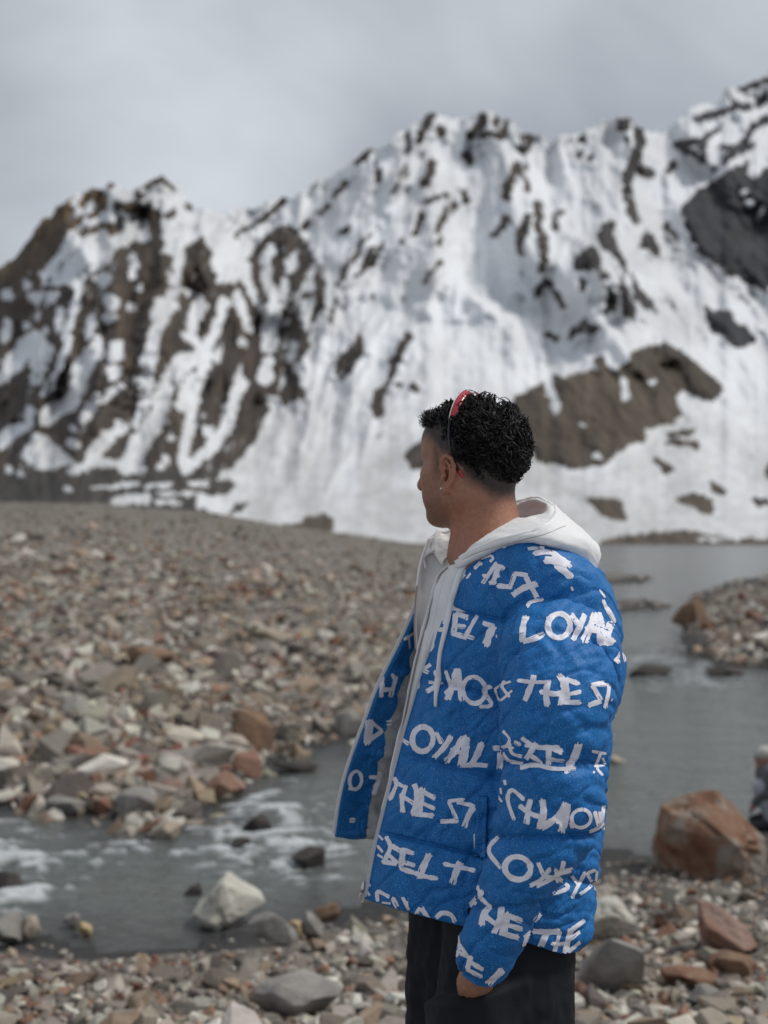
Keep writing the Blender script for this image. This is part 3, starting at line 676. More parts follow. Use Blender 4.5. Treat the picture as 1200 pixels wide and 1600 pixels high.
boulder(1148, 1528, 66, 44, 'brown', 'brown rock below the angular grey-red boulder', 63, name='rock')
boulder(1105, 1572, 60, 32, 'grey', 'flat grey stone below the low rust slab', 64, name='rock')
boulder(1085, 985, 62, 52, 'brown', 'dark brown boulder at the head of the right gravel bar', 65, name='boulder')
boulder(1095, 1018, 56, 28, 'grey', 'grey rock at the near tip of the right gravel bar', 66, name='rock')
boulder(960, 1196, 40, 16, 'tan', 'small pale rock in the calm river right of the sleeve', 67, name='rock')

# ------------------------------------------------------------------ the man in the printed jacket
D0 = 2.35                                  # metres from the camera to the man
SC_ = D0 / FPX                             # metres per photo pixel at his distance
def W3(p):
    """(column, row, depth in pixels) -> world"""
    p = np.asarray(p, float)
    Y = D0 + p[..., 2] * SC_
    return np.stack([(p[..., 0] - CX) / FPX * Y, Y, CAMZ + (HY - p[..., 1]) / FPX * Y], -1)
BASE = np.array([W3((770, 900, 60))[0], W3((770, 900, 60))[1], 0.0])
person = bpy.data.objects.new('person', None); col.objects.link(person)
person.location = BASE
tag(person, 'man in blue lettered puffer jacket and white hoodie looking away', 'person')

M_SKIN = mat('skin', attr='Col', rough=0.44, spec=0.5, noise=(130, 0.20, 8), bump=(500, 0.5, 0.003), sss=0.08)
M_HAIR = mat('black_hair', (0.0065, 0.006, 0.0062), rough=0.55, spec=0.22)
M_BLUE = bpy.data.materials.new('blue_print_fabric'); M_BLUE.use_nodes = True
t = M_BLUE.node_tree; b = t.nodes['Principled BSDF']; b.inputs['Roughness'].default_value = 0.6; b.inputs['Specular IOR Level'].default_value = 0.3
tcn = N(t, 'ShaderNodeTexCoord')
n_a = N(t, 'ShaderNodeTexNoise'); n_a.inputs['Scale'].default_value = 420; n_a.inputs['Detail'].default_value = 2
n_b = N(t, 'ShaderNodeTexNoise'); n_b.inputs['Scale'].default_value = 22; n_b.inputs['Detail'].default_value = 4
n_c = N(t, 'ShaderNodeTexNoise'); n_c.inputs['Scale'].default_value = 900; n_c.inputs['Detail'].default_value = 2
for n_ in (n_a, n_b, n_c): t.links.new(tcn.outputs['Object'], n_.inputs['Vector'])
r1 = N(t, 'ShaderNodeValToRGB'); e = r1.color_ramp.elements
e[0].position = 0.30; e[0].color = (0.004, 0.105, 0.330, 1); e[1].position = 0.88; e[1].color = (0.20, 0.36, 0.56, 1); x = e.new(0.58); x.color = (0.009, 0.155, 0.440, 1)
t.links.new(n_a.outputs['Fac'], r1.inputs[0])
mr_ = N(t, 'ShaderNodeMapRange'); mr_.inputs['To Min'].default_value = 0.8; mr_.inputs['To Max'].default_value = 1.2
t.links.new(n_b.outputs['Fac'], mr_.inputs['Value'])
sc_n = N(t, 'ShaderNodeVectorMath', operation='SCALE'); t.links.new(r1.outputs[0], sc_n.inputs[0]); t.links.new(mr_.outputs[0], sc_n.inputs['Scale'])
t.links.new(sc_n.outputs[0], b.inputs['Base Color'])
bp = N(t, 'ShaderNodeBump'); bp.inputs['Strength'].default_value = 0.25; bp.inputs['Distance'].default_value = 0.001
t.links.new(n_c.outputs['Fac'], bp.inputs['Height']); t.links.new(bp.outputs[0], b.inputs['Normal'])
M_LINING = mat('grey_lining', (0.40, 0.40, 0.40), rough=0.45, noise=(12, 0.15))
M_LETTER = mat('white_print', (0.80, 0.785, 0.85), rough=0.65, noise=(260, 0.10))
M_WHITE = mat('white_sweat_fabric', (0.80, 0.80, 0.80), rough=0.85, noise=(18, 0.05), bump=(700, 0.35, 0.0012), sheen=0.15)
M_ZIP = mat('white_zip', (0.70, 0.69, 0.70), rough=0.4)
M_ZIPTAPE = mat('zip_tape', (0.34, 0.29, 0.24), rough=0.8)
M_METAL = mat('steel', (0.62, 0.60, 0.55), rough=0.3, metallic=1)
M_TROUSER = mat('black_trouser_cloth', (0.0115, 0.0125, 0.0165), rough=0.8, spec=0.25, noise=(40, 0.25), bump=(500, 0.4, 0.001))
M_RED = mat('red_frame', (0.50, 0.035, 0.05), rough=0.25, spec=0.6, noise=(160, 0.5))
M_BLACKPL = mat('black_plastic', (0.010, 0.012, 0.016), rough=0.3)
M_SHOE = mat('dark_shoe', (0.03, 0.03, 0.03), rough=0.6)

# ---- body: one continuous surface, modelled as a blended distance field
ALPHA = R(33)
HC = W3((738, 723, 58))
fwd = np.array([-math.cos(ALPHA), math.sin(ALPHA), 0.0]); lef = np.array([-math.sin(ALPHA), -math.cos(ALPHA), 0.0]); upv = np.array([0, 0, 1.0])
roll = R(-3)                              # head leans a touch
def HW(f, l, u):                          # head frame -> world
    return HC + np.multiply.outer(f, fwd) + np.multiply.outer(l, lef) + np.multiply.outer(u, upv)
def axis(lo, hi, flo, fhi, fine, coarse):
    a = np.arange(lo, flo, coarse); b_ = np.arange(flo, fhi, fine); c = np.arange(fhi, hi, coarse)
    return np.concatenate([a, b_, c])
ax_x = axis(HC[0] - 0.62, HC[0] + 0.62, HC[0] - 0.135, HC[0] + 0.135, 0.0017, 0.009)
ax_y = axis(HC[1] - 0.62, HC[1] + 0.62, HC[1] - 0.135, HC[1] + 0.135, 0.0017, 0.009)
ax_z = axis(0.02, HC[2] + 0.17, HC[2] - 0.20, HC[2] + 0.16, 0.0017, 0.009)
FLD = np.full((len(ax_x), len(ax_y), len(ax_z)), 0.06, np.float32)
def blk(c, r):
    lo = np.asarray(c) - r; hi = np.asarray(c) + r
    s = []
    for a, l_, h_ in zip((ax_x, ax_y, ax_z), lo, hi):
        i0 = max(0, np.searchsorted(a, l_) - 1); i1 = min(len(a), np.searchsorted(a, h_) + 1); s.append(slice(i0, i1))
    return tuple(s)
def coords(s):
    return np.stack(np.meshgrid(ax_x[s[0]], ax_y[s[1]], ax_z[s[2]], indexing='ij'), -1)
def merge(s, d, k, op='add'):
    a = FLD[s]
    if op == 'add':
        h = np.clip(0.5 + 0.5 * (a - d) / k, 0, 1); FLD[s] = a * (1 - h) + d * h - k * h * (1 - h)
    else:
        h = np.clip(0.5 - 0.5 * (a + d) / k, 0, 1); FLD[s] = a * (1 - h) + (-d) * h + k * h * (1 - h)
def cap(a, b_, ra, rb, k=0.02, op='add'):
    a = np.asarray(a, float); b_ = np.asarray(b_, float)
    c = (a + b_) / 2; r = np.abs(b_ - a) / 2 + max(ra, rb) + 0.065
    s = blk(c, r); Pq = coords(s); ab = b_ - a
    t_ = np.clip(((Pq - a) @ ab) / (ab @ ab + 1e-12), 0, 1)
    d = np.linalg.norm(Pq - a - t_[..., None] * ab, axis=-1) - (ra + t_ * (rb - ra))
    merge(s, d.astype(np.float32), k, op)
def ell(c, rad, k=0.02, op='add', frame=None):
    c = np.asarray(c, float); rad = np.asarray(rad, float)
    s = blk(c, np.full(3, rad.max() + 0.065)); Pq = coords(s) - c
    if frame is not None: Pq = Pq @ np.stack(frame, -1)
    k0 = np.linalg.norm(Pq / rad, axis=-1); k1 = np.linalg.norm(Pq / rad ** 2, axis=-1) + 1e-9
    merge(s, (k0 * (k0 - 1) / k1).astype(np.float32), k, op)
HF = (fwd, lef, upv)
def hell(f, l, u, rf, rl, ru, k=0.02, op='add'): ell(HW(f, l, u), (rf, rl, ru), k, op, HF)
def hcap(a, b_, ra, rb, k=0.02, op='add'): cap(HW(*a), HW(*b_), ra, rb, k, op)
# torso, arms and legs first (mostly under clothes)
J = lambda *p: W3(p)
for a, b_, ra, rb in [((795, 960, 75), (790, 1180, 75), 0.115, 0.105), ((790, 1180, 75), (785, 1420, 75), 0.105, 0.115), ((835, 975, -25), (770, 970, 190), 0.062, 0.062),
                      ((858, 1010, -80), (872, 1255, -170), 0.048, 0.043), ((872, 1255, -170), (768, 1480, -150), 0.042, 0.028), ((790, 985, 225), (800, 1260, 290), 0.052, 0.043), ((800, 1260, 290), (720, 1440, 270), 0.042, 0.028),
                      ((800, 1430, 5), (790, 1760, 10), 0.085, 0.062), ((790, 1760, 10), (800, 2120, 20), 0.055, 0.036), ((745, 1430, 130), (725, 1740, 125), 0.085, 0.062), ((725, 1740, 125), (735, 2075, 130), 0.055, 0.036)]:
    cap(J(*a), J(*b_), ra, rb, 0.03)
# left hand: wrist, palm and fingers going down into the trouser pocket
cap(J(768, 1480, -150), J(741, 1532, -112), 0.027, 0.027, 0.02)
cap(J(741, 1532, -112), J(736, 1590, -46), 0.027, 0.030, 0.02)
for k_, (dx, ln) in enumerate([(-20, 62), (-7, 72), (7, 68), (19, 54)]):
    cap(J(735 + dx, 1600, -44), J(735 + dx * 1.1, 1600 + ln, -36), 0.010, 0.008, 0.008)
cap(J(716, 1575, -50), J(710, 1610, -40), 0.012, 0.009, 0.01)
# right hand, hanging by the far side
cap(J(720, 1440, 270), J(708, 1500, 265), 0.026, 0.034, 0.02)
for k_, (dx, ln) in enumerate([(-20, 52), (-7, 60), (7, 58), (19, 46)]):
    cap(J(708 + dx, 1520, 262), J(706 + dx, 1520 + ln, 256), 0.010, 0.008, 0.008)
cap(J(690, 1485, 262), J(682, 1530, 252), 0.012, 0.009, 0.01)
# neck and shoulders
hcap((-0.028, 0, -0.045), (-0.042, 0, -0.185), 0.053, 0.060, 0.03)
cap(HW(-0.042, 0, -0.18), J(795, 960, 75), 0.062, 0.10, 0.05)
hcap((-0.022, 0.058, -0.052), (0.028, 0.022, -0.178), 0.013, 0.012, 0.022)
hcap((-0.022, -0.058, -0.052), (0.028, -0.022, -0.178), 0.013, 0.012, 0.022)
hell(0.028, 0, -0.125, 0.013, 0.014, 0.018, 0.02)
# skull and face
hell(-0.013, 0, 0.030, 0.099, 0.077, 0.084, 0.03)
hell(0.030, 0, -0.020, 0.063, 0.063, 0.090, 0.035)
hell(0.052, 0, 0.045, 0.042, 0.055, 0.045, 0.03)
for s_ in (1, -1):
    hcap((-0.004, 0.053 * s_, -0.060), (0.066, 0.020 * s_, -0.101), 0.017, 0.016, 0.030)
    hcap((-0.006, 0.057 * s_, -0.035), (-0.004, 0.053 * s_, -0.062), 0.013, 0.016, 0.025)
    hell(0.056, 0.046 * s_, -0.022, 0.026, 0.019, 0.017, 0.022)
    hell(0.052, 0.036 * s_, -0.060, 0.030, 0.022, 0.03, 0.03)
    hcap((0.084, 0.010 * s_, 0.016), (0.068, 0.046 * s_, 0.020), 0.010, 0.009, 0.014)
    hell(0.092, 0.032 * s_, -0.003, 0.017, 0.017, 0.011, 0.010, 'sub')
    hell(0.072, 0.031 * s_, -0.003, 0.0125, 0.0135, 0.0125, 0.004)
    hcap((0.082, 0.018 * s_, 0.004), (0.072, 0.046 * s_, 0.002), 0.0035, 0.003, 0.004)
    hell(0.101, 0.012 * s_, -0.044, 0.010, 0.008, 0.008, 0.008)
hell(0.074, 0, -0.101, 0.018, 0.022, 0.015, 0.02)
hcap((0.087, 0, 0.006), (0.109, 0, -0.038), 0.008, 0.0110, 0.014)
hell(0.089, 0, -0.067, 0.011, 0.023, 0.006, 0.007)
hell(0.087, 0, -0.078, 0.011, 0.020, 0.007, 0.007)
hcap((0.100, 0.02, -0.0725), (0.100, -0.02, -0.0725), 0.0022, 0.0022, 0.004, 'sub')
# ears
def ear(sg):
    L0 = 0.0765
    def E(f, u, o): return (f + 0.006, sg * (L0 + o), u - 0.001)
    hell(0.004, sg * (L0 - 0.004), -0.028, 0.016, 0.008, 0.026, 0.012)
    hx = [E(0.006, -0.026, 0.003), E(0.014, -0.012, 0.006), E(0.011, 0.003, 0.0085), E(0.000, 0.010, 0.0105), E(-0.011, 0.005, 0.0115), E(-0.017, -0.008, 0.0118), E(-0.017, -0.023, 0.0112), E(-0.012, -0.037, 0.0095), E(-0.004, -0.048, 0.008), E(0.004, -0.054, 0.006), E(0.010, -0.048, 0.003)]
    # auricle sheet, then rim, anti-helix, hollow, tragus, lobe
    for i_ in range(len(hx) - 1):
        m_ = tuple((np.array(hx[i_]) + np.array(hx[i_ + 1])) / 2)
        hcap(E(0.003, -0.024, 0.001), m_, 0.0042, 0.0026, 0.004)
    hell(0.006, sg * (L0 + 0.008), -0.029, 0.0105, 0.0140, 0.0140, 0.002, 'sub')
    hell(0.004, sg * (L0 + 0.0120), -0.006, 0.0090, 0.0095, 0.0095, 0.002, 'sub')
    for p_, q_ in zip(hx[:-1], hx[1:]): hcap(p_, q_, 0.0037, 0.0037, 0.0016)
    ah = [E(0.001, 0.000, 0.007), E(-0.008, -0.010, 0.0105), E(-0.009, -0.024, 0.0105), E(-0.004, -0.037, 0.008), E(0.005, -0.042, 0.006)]
    for p_, q_ in zip(ah[:-1], ah[1:]): hcap(p_, q_, 0.0031, 0.0031, 0.002)
    hell(0.0185, sg * (L0 + 0.002), -0.031, 0.0048, 0.0042, 0.0072, 0.004)
    hell(0.009, sg * (L0 + 0.005), -0.053, 0.0085, 0.0042, 0.0095, 0.004)
ear(1); ear(-1)
import openvdb as vdb
g_ = vdb.FloatGrid(0.06); g_.copyFromArray(FLD)
bp_, bq_ = g_.convertToQuads(isovalue=0.0)
bp_ = np.array(bp_, float); bq_ = np.array(bq_, np.int64)
BV = np.stack([np.interp(bp_[:, i], np.arange(len(a)), a) for i, a in enumerate((ax_x, ax_y, ax_z))], -1)
# keep the main body only, orient outwards
fn = np.cross(BV[bq_[:, 1]] - BV[bq_[:, 0]], BV[bq_[:, 2]] - BV[bq_[:, 0]]); vol = (fn * BV[bq_].mean(1)).sum()
cc = (fn * (BV[bq_].mean(1) - BV.mean(0))).sum()
if cc < 0: bq_ = bq_[:, ::-1].copy()
# light smoothing
ed = np.concatenate([bq_[:, [0, 1]], bq_[:, [1, 2]], bq_[:, [2, 3]], bq_[:, [3, 0]]])
deg = np.bincount(ed[:, 0], minlength=len(BV)) + np.bincount(ed[:, 1], minlength=len(BV))
for it in range(2):
    acc = np.zeros_like(BV)
    for a_, b_ in ((0, 1), (1, 0)):
        for k_ in range(3): acc[:, k_] += np.bincount(ed[:, a_], weights=BV[ed[:, b_], k_], minlength=len(BV))
    BV = BV * 0.5 + 0.5 * acc / np.maximum(deg, 1)[:, None]
hl = np.stack([(BV - HC) @ fwd, (BV - HC) @ lef, (BV - HC) @ upv], -1)
hf, hs, hu = hl[:, 0], np.abs(hl[:, 1]), hl[:, 2]
# hairline: height above which hair grows, by front-back position
line = np.interp(hf, [-0.12, -0.09, -0.06, -0.035, -0.012, 0.004, 0.016, 0.024, 0.034, 0.050, 0.07, 0.10], [-0.066, -0.064, -0.054, -0.034, -0.008, 0.014, 0.016, 0.018, 0.034, 0.046, 0.052, 0.058])
k0_ = np.sqrt(((hf + 0.013) / 0.099) ** 2 + (hs / 0.077) ** 2 + ((hu - 0.030) / 0.084) ** 2)
earzone = (((k0_ - 1) * 0.08 > 0.0035) | (hu < -0.012)) & (hs > np.where(hf > 0.022, 0.0745, 0.066)) & (hf > -0.020) & (hf < 0.030) & (hu < 0.014) & (hu > -0.066)
hn = 0.010 * fbm(hf * 60, hu * 60, 5, 3)
hmask = sstep(-0.022, 0.012, hu - line + hn) * ~earzone
sideburn = np.exp(-((hf - 0.036) / 0.011) ** 2) * sstep(-0.050, 0.0, hu) * (hs > 0.04) * 0.60 * (1 - 0.9 * earzone)
beard = 0.26 * sstep(-0.05, -0.085, hu) * sstep(-0.125, -0.105, hu) * sstep(0.0, 0.03, hf) + 0.12 * np.exp(-((hu + 0.06) / 0.03) ** 2) * sstep(0.015, 0.04, hf)
fade = np.clip(np.maximum(np.maximum(hmask, sideburn), beard), 0, 1) * (1 - 0.0)
skin = np.array([0.330, 0.158, 0.098]) * np.ones((len(BV), 1))
rd = np.exp(-((hu + 0.13) / 0.07) ** 2)[:, None] * (hf < 0.03)[:, None]
skin = skin * (1 + rd * np.array([0.12, -0.02, -0.06]))
skin = np.where(earzone[:, None], skin * np.array([1.10, 0.98, 0.94]), skin)
lips = np.exp(-((hu + 0.0725) / 0.010) ** 2) * (hf > 0.085) * (hs < 0.024)
skin = skin * (1 - 0.25 * lips[:, None] * np.array([0.4, 1, 0.9]))
fade_n = np.clip(fade * (1 + 0.35 * fbm(hf * 500, hu * 500 + hl[:, 1] * 300, 9, 2)), 0, 1)[:, None]
skin = skin * (1 - fade_n * 0.96) + fade_n * 0.93 * np.array([0.006, 0.0055, 0.0055])
brow_m = np.exp(-((hu - 0.022 + 0.10 * (hs - 0.03) ** 2 * 10) / 0.0045) ** 2) * (hf > 0.06) * (hs > 0.012) * (hs < 0.052)
skin = skin * (1 - 0.85 * brow_m[:, None])
body = mesh_obj('body', BV, bq_, M_SKIN, person, base=BASE, attrs={'Col': np.clip(skin, 0.003, 0.9)})
tag(body, 'brown skinned head, neck and hands')

# ---- hair: short faded sides, longer black curls above, as many small curled locks
VN = np.zeros_like(BV); fn = np.cross(BV[bq_[:, 2]] - BV[bq_[:, 0]], BV[bq_[:, 3]] - BV[bq_[:, 1]])
for k_ in range(4): np.add.at(VN, bq_[:, k_], fn)
VN /= np.linalg.norm(VN, axis=1, keepdims=True) + 1e-12
top = sstep(0.010, 0.055, hu - line) * ~earzone
cand = np.where((top > 0.12) & (hu > -0.07))[0]
pr = np.clip(top[cand], 0.15, 1); pr = pr / pr.sum()
roots = np.concatenate([rng.choice(cand, 3600, p=pr), rng.choice(cand[(hf[cand] > 0.045) & (hu[cand] > 0.035)], 420)])
HV, HFc, off = [], [], 0
SEGN, SID = 12, 4
for qi, ri in enumerate(roots):
    p0 = BV[ri]; n0 = VN[ri]; tp = top[ri]
    front = float(sstep(0.035, 0.075, hf[ri]) * sstep(0.04, 0.06, hu[ri])) if qi >= 3600 else 0.0
    # neighbouring locks sweep the same way and gather in tufts
    ca, cb = np.array(hf[ri] * 26 + 5 + hl[ri, 1] * 9), np.array(hu[ri] * 26 + hl[ri, 1] * 24)
    sw = 6.28 * 1.6 * float(fbm(ca, cb, 17, 2)); tuft = max(0.72, 1 + 1.3 * float(fbm(ca * 1.5 + 9, cb * 1.5, 23, 2)))
    fine = qi % 4 == 0
    ln = (0.005 + 0.0185 * tp * tuft) * random.uniform(0.75, 1.2) * (1 + 0.9 * front) * (1 - 0.3 * float(sstep(-0.05, -0.1, hf[ri])))
    rad = (0.0014 + 0.0050 * tp) * min(2.0, random.lognormvariate(0, 0.4)) * (1 + 0.45 * front)
    dirv = -fwd * math.cos(sw) * 0.9 + upv * math.sin(sw) * 0.7 + np.cross(n0, fwd) * math.sin(sw * 1.7) * 0.6
    if front: dirv = fwd * 1.0 + upv * random.uniform(-0.9, 0.4) + lef * random.uniform(-0.3, 0.5)
    jt = 0.35 if fine else 0.14
    flow = dirv + np.array([random.gauss(0, jt), random.gauss(0, jt), random.gauss(0, jt) - 0.1])
    flow -= n0 * (flow @ n0); flow /= np.linalg.norm(flow) + 1e-9
    axd = n0 * random.uniform(0.30, 0.60) * (1 + 0.5 * front) + flow * random.uniform(0.75, 0.95); axd /= np.linalg.norm(axd)
    s1 = np.cross(axd, n0 + 0.01); s1 /= np.linalg.norm(s1) + 1e-9; s2 = np.cross(axd, s1)
    turns = (random.uniform(0.9, 1.6) if fine or front else random.uniform(0.75, 1.3)); ph = sw + random.uniform(-0.5, 0.5)
    tq = np.linspace(0, 1, SEGN)
    path = p0 - n0 * 0.001 + np.outer(tq * ln, axd) + np.outer(rad * np.sqrt(tq) * np.cos(ph + turns * 6.28 * tq), s1) + np.outer(rad * np.sqrt(tq) * np.sin(ph + turns * 6.28 * tq), s2)
    wd = (0.00085 if front or fine else 0.0023 * (0.4 + 0.6 * tp)) * min(2.0, random.lognormvariate(0, 0.4)) * (1 - 0.7 * tq ** 2.2)
    T_ = np.gradient(path, axis=0); T_ /= np.linalg.norm(T_, axis=1, keepdims=True) + 1e-12
    a_ = np.cross(T_, n0); a_ /= np.linalg.norm(a_, axis=1, keepdims=True) + 1e-12; b_ = np.cross(T_, a_)
    th = np.arange(SID) / SID * 2 * np.pi
    V_ = path[:, None] + wd[:, None, None] * (np.cos(th)[None, :, None] * a_[:, None] + 0.5 * np.sin(th)[None, :, None] * b_[:, None])
    HV.append(V_.reshape(-1, 3)); HFc.append(grid_faces(SEGN, SID, True) + off); off += SEGN * SID
hair = mesh_obj('hair', np.concatenate(HV), np.concatenate(HFc), M_HAIR, person, base=BASE)
tag(hair, 'short curly black hair with faded sides')
# earring
ev, ef = ico(3)
er = HW(0.019, 0.0835, -0.051)
mesh_obj('earring', ev * 0.0026 + er, [list(f) for f in ef], M_METAL, person, base=BASE)

# ---- sunglasses pushed up into the hair (worn, so a thing of its own)
glasses = bpy.data.objects.new('sunglasses', None); col.objects.link(glasses); GB = HW(0.01, 0, 0.12); glasses.location = GB
tag(glasses, 'red framed sunglasses pushed up into the curly hair', 'sunglasses')
def gband(p0, p1, f0, f1, thick, drop):
    ps = np.linspace(R(p0), R(p1), 22); rows = []
    for f_, dr in ((f0, 0.0), ((f0 + f1) / 2, 0.003), (f1, drop)):
        rows.append(HW(f_ + 0 * ps, 0.0835 * np.cos(ps), 0.043 + (0.088 + dr) * np.sin(ps)))
    Pg = np.array(rows); Ng = grid_normals(Pg)
    V_ = np.concatenate([(Pg + Ng * thick).reshape(-1, 3), (Pg - Ng * thick).reshape(-1, 3)])
    F_ = grid_faces(3, 22); n_ = 66
    per = list(range(22)) + [21 + 22, 65] + list(range(64, 43, -1)) + [22]
    F2 = [list(f) for f in F_] + [[i + n_ for i in f[::-1]] for f in F_]
    F2 += [[per[(i + 1) % len(per)], per[i], per[i] + n_, per[(i + 1) % len(per)] + n_] for i in range(len(per))]
    return V_, F2
V_, F_ = gband(26, 78, -0.010, 0.004, 0.0014, 0.007); mesh_obj('lens', V_, F_, M_RED, glasses, base=GB)
V_, F_ = gband(102, 154, -0.010, 0.004, 0.0014, 0.007); mesh_obj('lens', V_, F_, M_RED, glasses, base=GB)
ps = np.linspace(R(22), R(158), 40)
V_, F_ = tube(HW(0.005 + 0 * ps, 0.0845 * np.cos(ps), 0.043 + 0.096 * np.sin(ps)), 0.0010, 6); mesh_obj('frame_rim', V_, F_, M_ZIP, glasses, base=GB)
for sg in (1, -1):
    pth = cr1(np.array([[0.003, 0.079, 0.078], [0.002, 0.084, 0.055], [0.000, 0.0845, 0.030], [-0.003, 0.083, 0.012], [-0.010, 0.0805, -0.008], [-0.016, 0.0775, -0.020]]) * [1, sg, 1], np.linspace(0, 5, 24))
    V_, F_ = tube(HW(pth[:, 0], pth[:, 1], pth[:, 2]), 0.0026, 8); arm_ = mesh_obj('temple_arm', V_, F_, M_BLACKPL, glasses, base=GB)
    pth = cr1(np.array([[-0.0155, 0.078, -0.018], [-0.019, 0.0755, -0.025], [-0.0215, 0.073, -0.031]]) * [1, sg, 1], np.linspace(0, 2, 10))
    V_, F_ = tube(HW(pth[:, 0], pth[:, 1], pth[:, 2]), 0.0030, 8); mesh_obj('ear_tip', V_, F_, M_RED, arm_, base=GB)

# ---- quilted jacket
def quilt(P_, Nn, rows_v, seams, puff, wid, seed, vs=1.0, wr=1.0):
    """push a cloth grid outwards between seams (rows_v, seams in photo rows) and wrinkle it"""
    nr, nc = P_.shape[:2]
    u = np.linspace(0, 1, nc)[None, :]
    d = np.full((nr, nc), 1e9)
    for sm in seams:
        d = np.minimum(d, np.abs(rows_v - sm))
    dome = 1 - np.exp(-(d / wid) ** 1.25)
    stitch = np.exp(-(d / 2.6) ** 2)
    tight = np.exp(-(d / (wid * 1.9)) ** 2)
    Xw = P_ / SC_
    gather = fbm(Xw[..., 0] / 12 + Xw[..., 1] / 13, rows_v / 60, seed, 3) * tight
    q1 = Xw[..., 0] * 0.8 + Xw[..., 2] * 0.6; q2 = -Xw[..., 0] * 0.55 + Xw[..., 2] * 0.85
    fold = fbm(q1 / 60 + Xw[..., 1] / 70, q2 / 22, seed + 5, 3)
    fold2 = fbm(q2 / 70 + Xw[..., 1] / 60, q1 / 26, seed + 9, 3)
    def ridged(a, b, sd): return (1 - np.minimum(np.abs(fbm(a, b, sd, 3)) * 5.0, 1)) ** 2
    cre = ridged(q1 / 95 + 3, q2 / 40 + Xw[..., 1] / 60, seed + 13) + 0.8 * ridged(q2 / 90 + 3, q1 / 44 - Xw[..., 1] / 60, seed + 17)
    disp = puff * dome - 0.0068 * stitch + wr * (0.0090 * gather + 0.0080 * fold + 0.0060 * fold2 - 0.0060 * cre)
    return P_ + Nn * disp[..., None]

JT = np.array([
 # near zip      front panel      side front       side            back near       back edge       back far        far side        far front       far panel       far zip
 [(738,868,2),(765,856,-15),(785,850,-35),(808,846,-50),(838,842,-45),(862,845,0),(850,845,70),(800,850,140),(740,850,160),(700,870,190),(690,890,170)],
 [(706,922,16),(745,908,-30),(790,895,-72),(850,884,-106),(908,888,-90),(934,903,0),(925,900,130),(830,890,260),(735,890,260),(682,912,230),(656,938,182)],
 [(674,1000,35),(725,1000,-42),(785,1005,-82),(860,1005,-106),(940,1000,-84),(971,1020,0),(950,1000,150),(850,980,300),(730,980,300),(672,985,260),(628,995,200)],
 [(642,1100,35),(700,1110,-42),(775,1120,-76),(850,1130,-100),(925,1130,-82),(954,1125,0),(935,1100,150),(840,1080,300),(705,1060,320),(650,1060,285),(592,1070,232)],
 [(602,1245,35),(672,1262,-42),(755,1275,-78),(835,1290,-102),(902,1300,-84),(934,1290,0),(915,1250,150),(820,1210,300),(680,1190,330),(620,1190,295),(548,1185,252)],
 [(584,1315,35),(658,1338,-42),(745,1360,-80),(825,1378,-104),(896,1385,-86),(929,1370,-5),(908,1320,145),(810,1275,295),(668,1250,325),(610,1250,292),(533,1240,256)],
 [(569,1402,35),(643,1424,-40),(737,1448,-82),(822,1470,-108),(885,1487,-88),(920,1462,-10),(900,1400,140),(800,1345,290),(660,1315,320),(598,1302,290),(523,1304,260)]], float)
NR, NCc = 300, 560
G = cr_grid(JT, NR, NCc)
rowsv = G[..., 1] - (G[..., 0] - 600) * 0.24 * (G[..., 2] < 150)      # seams dip towards the back
PJ = W3(G); NJ = grid_normals(PJ)
ctr = PJ.mean((0, 1)); 
if ((PJ - ctr) * NJ).sum() < 0: NJ = -NJ; flip = True
else: flip = False
edge = np.minimum(np.linspace(0, 1, NCc)[None, :], 1 - np.linspace(0, 1, NCc)[None, :]) 
edf = sstep(0, 0.05, edge) * sstep(0, 0.03, 1 - np.linspace(0, 1, NR)[:, None] + 0.012)
PJq = quilt(PJ, NJ, rowsv, [925, 1045, 1172, 1300, 1425], 0.010, 14, 3, wr=0.85)
PJ = PJ + (PJq - PJ) * edf[..., None]
fc = grid_faces(NR, NCc)
if not flip: pass
def orient(V, F, ref):
    n = np.cross(V[F[:, 1]] - V[F[:, 0]], V[F[:, 2]] - V[F[:, 0]])
    return F[:, ::-1].copy() if ((V[F].mean(1) - ref) * n).sum() < 0 else F
fc0 = fc
fc = orient(PJ.reshape(-1, 3), fc, ctr)
cidx = np.tile(np.arange(NCc - 1), NR - 1)
mi = np.where(cidx > NCc * 0.938, 2, 0); mi = np.where(cidx < NCc * 0.05, 2, mi)
jacket = mesh_obj('jacket', PJ.reshape(-1, 3), fc, None, person, base=BASE, mats=[M_BLUE, M_LINING, M_BLUE, M_BLUE], midx=mi)
tag(jacket, 'blue quilted jacket with white brush lettering, worn open')
sm = jacket.modifiers.new('thickness', 'SOLIDIFY'); sm.thickness = 0.010; sm.offset = -1; sm.material_offset = 1; sm.use_rim = True

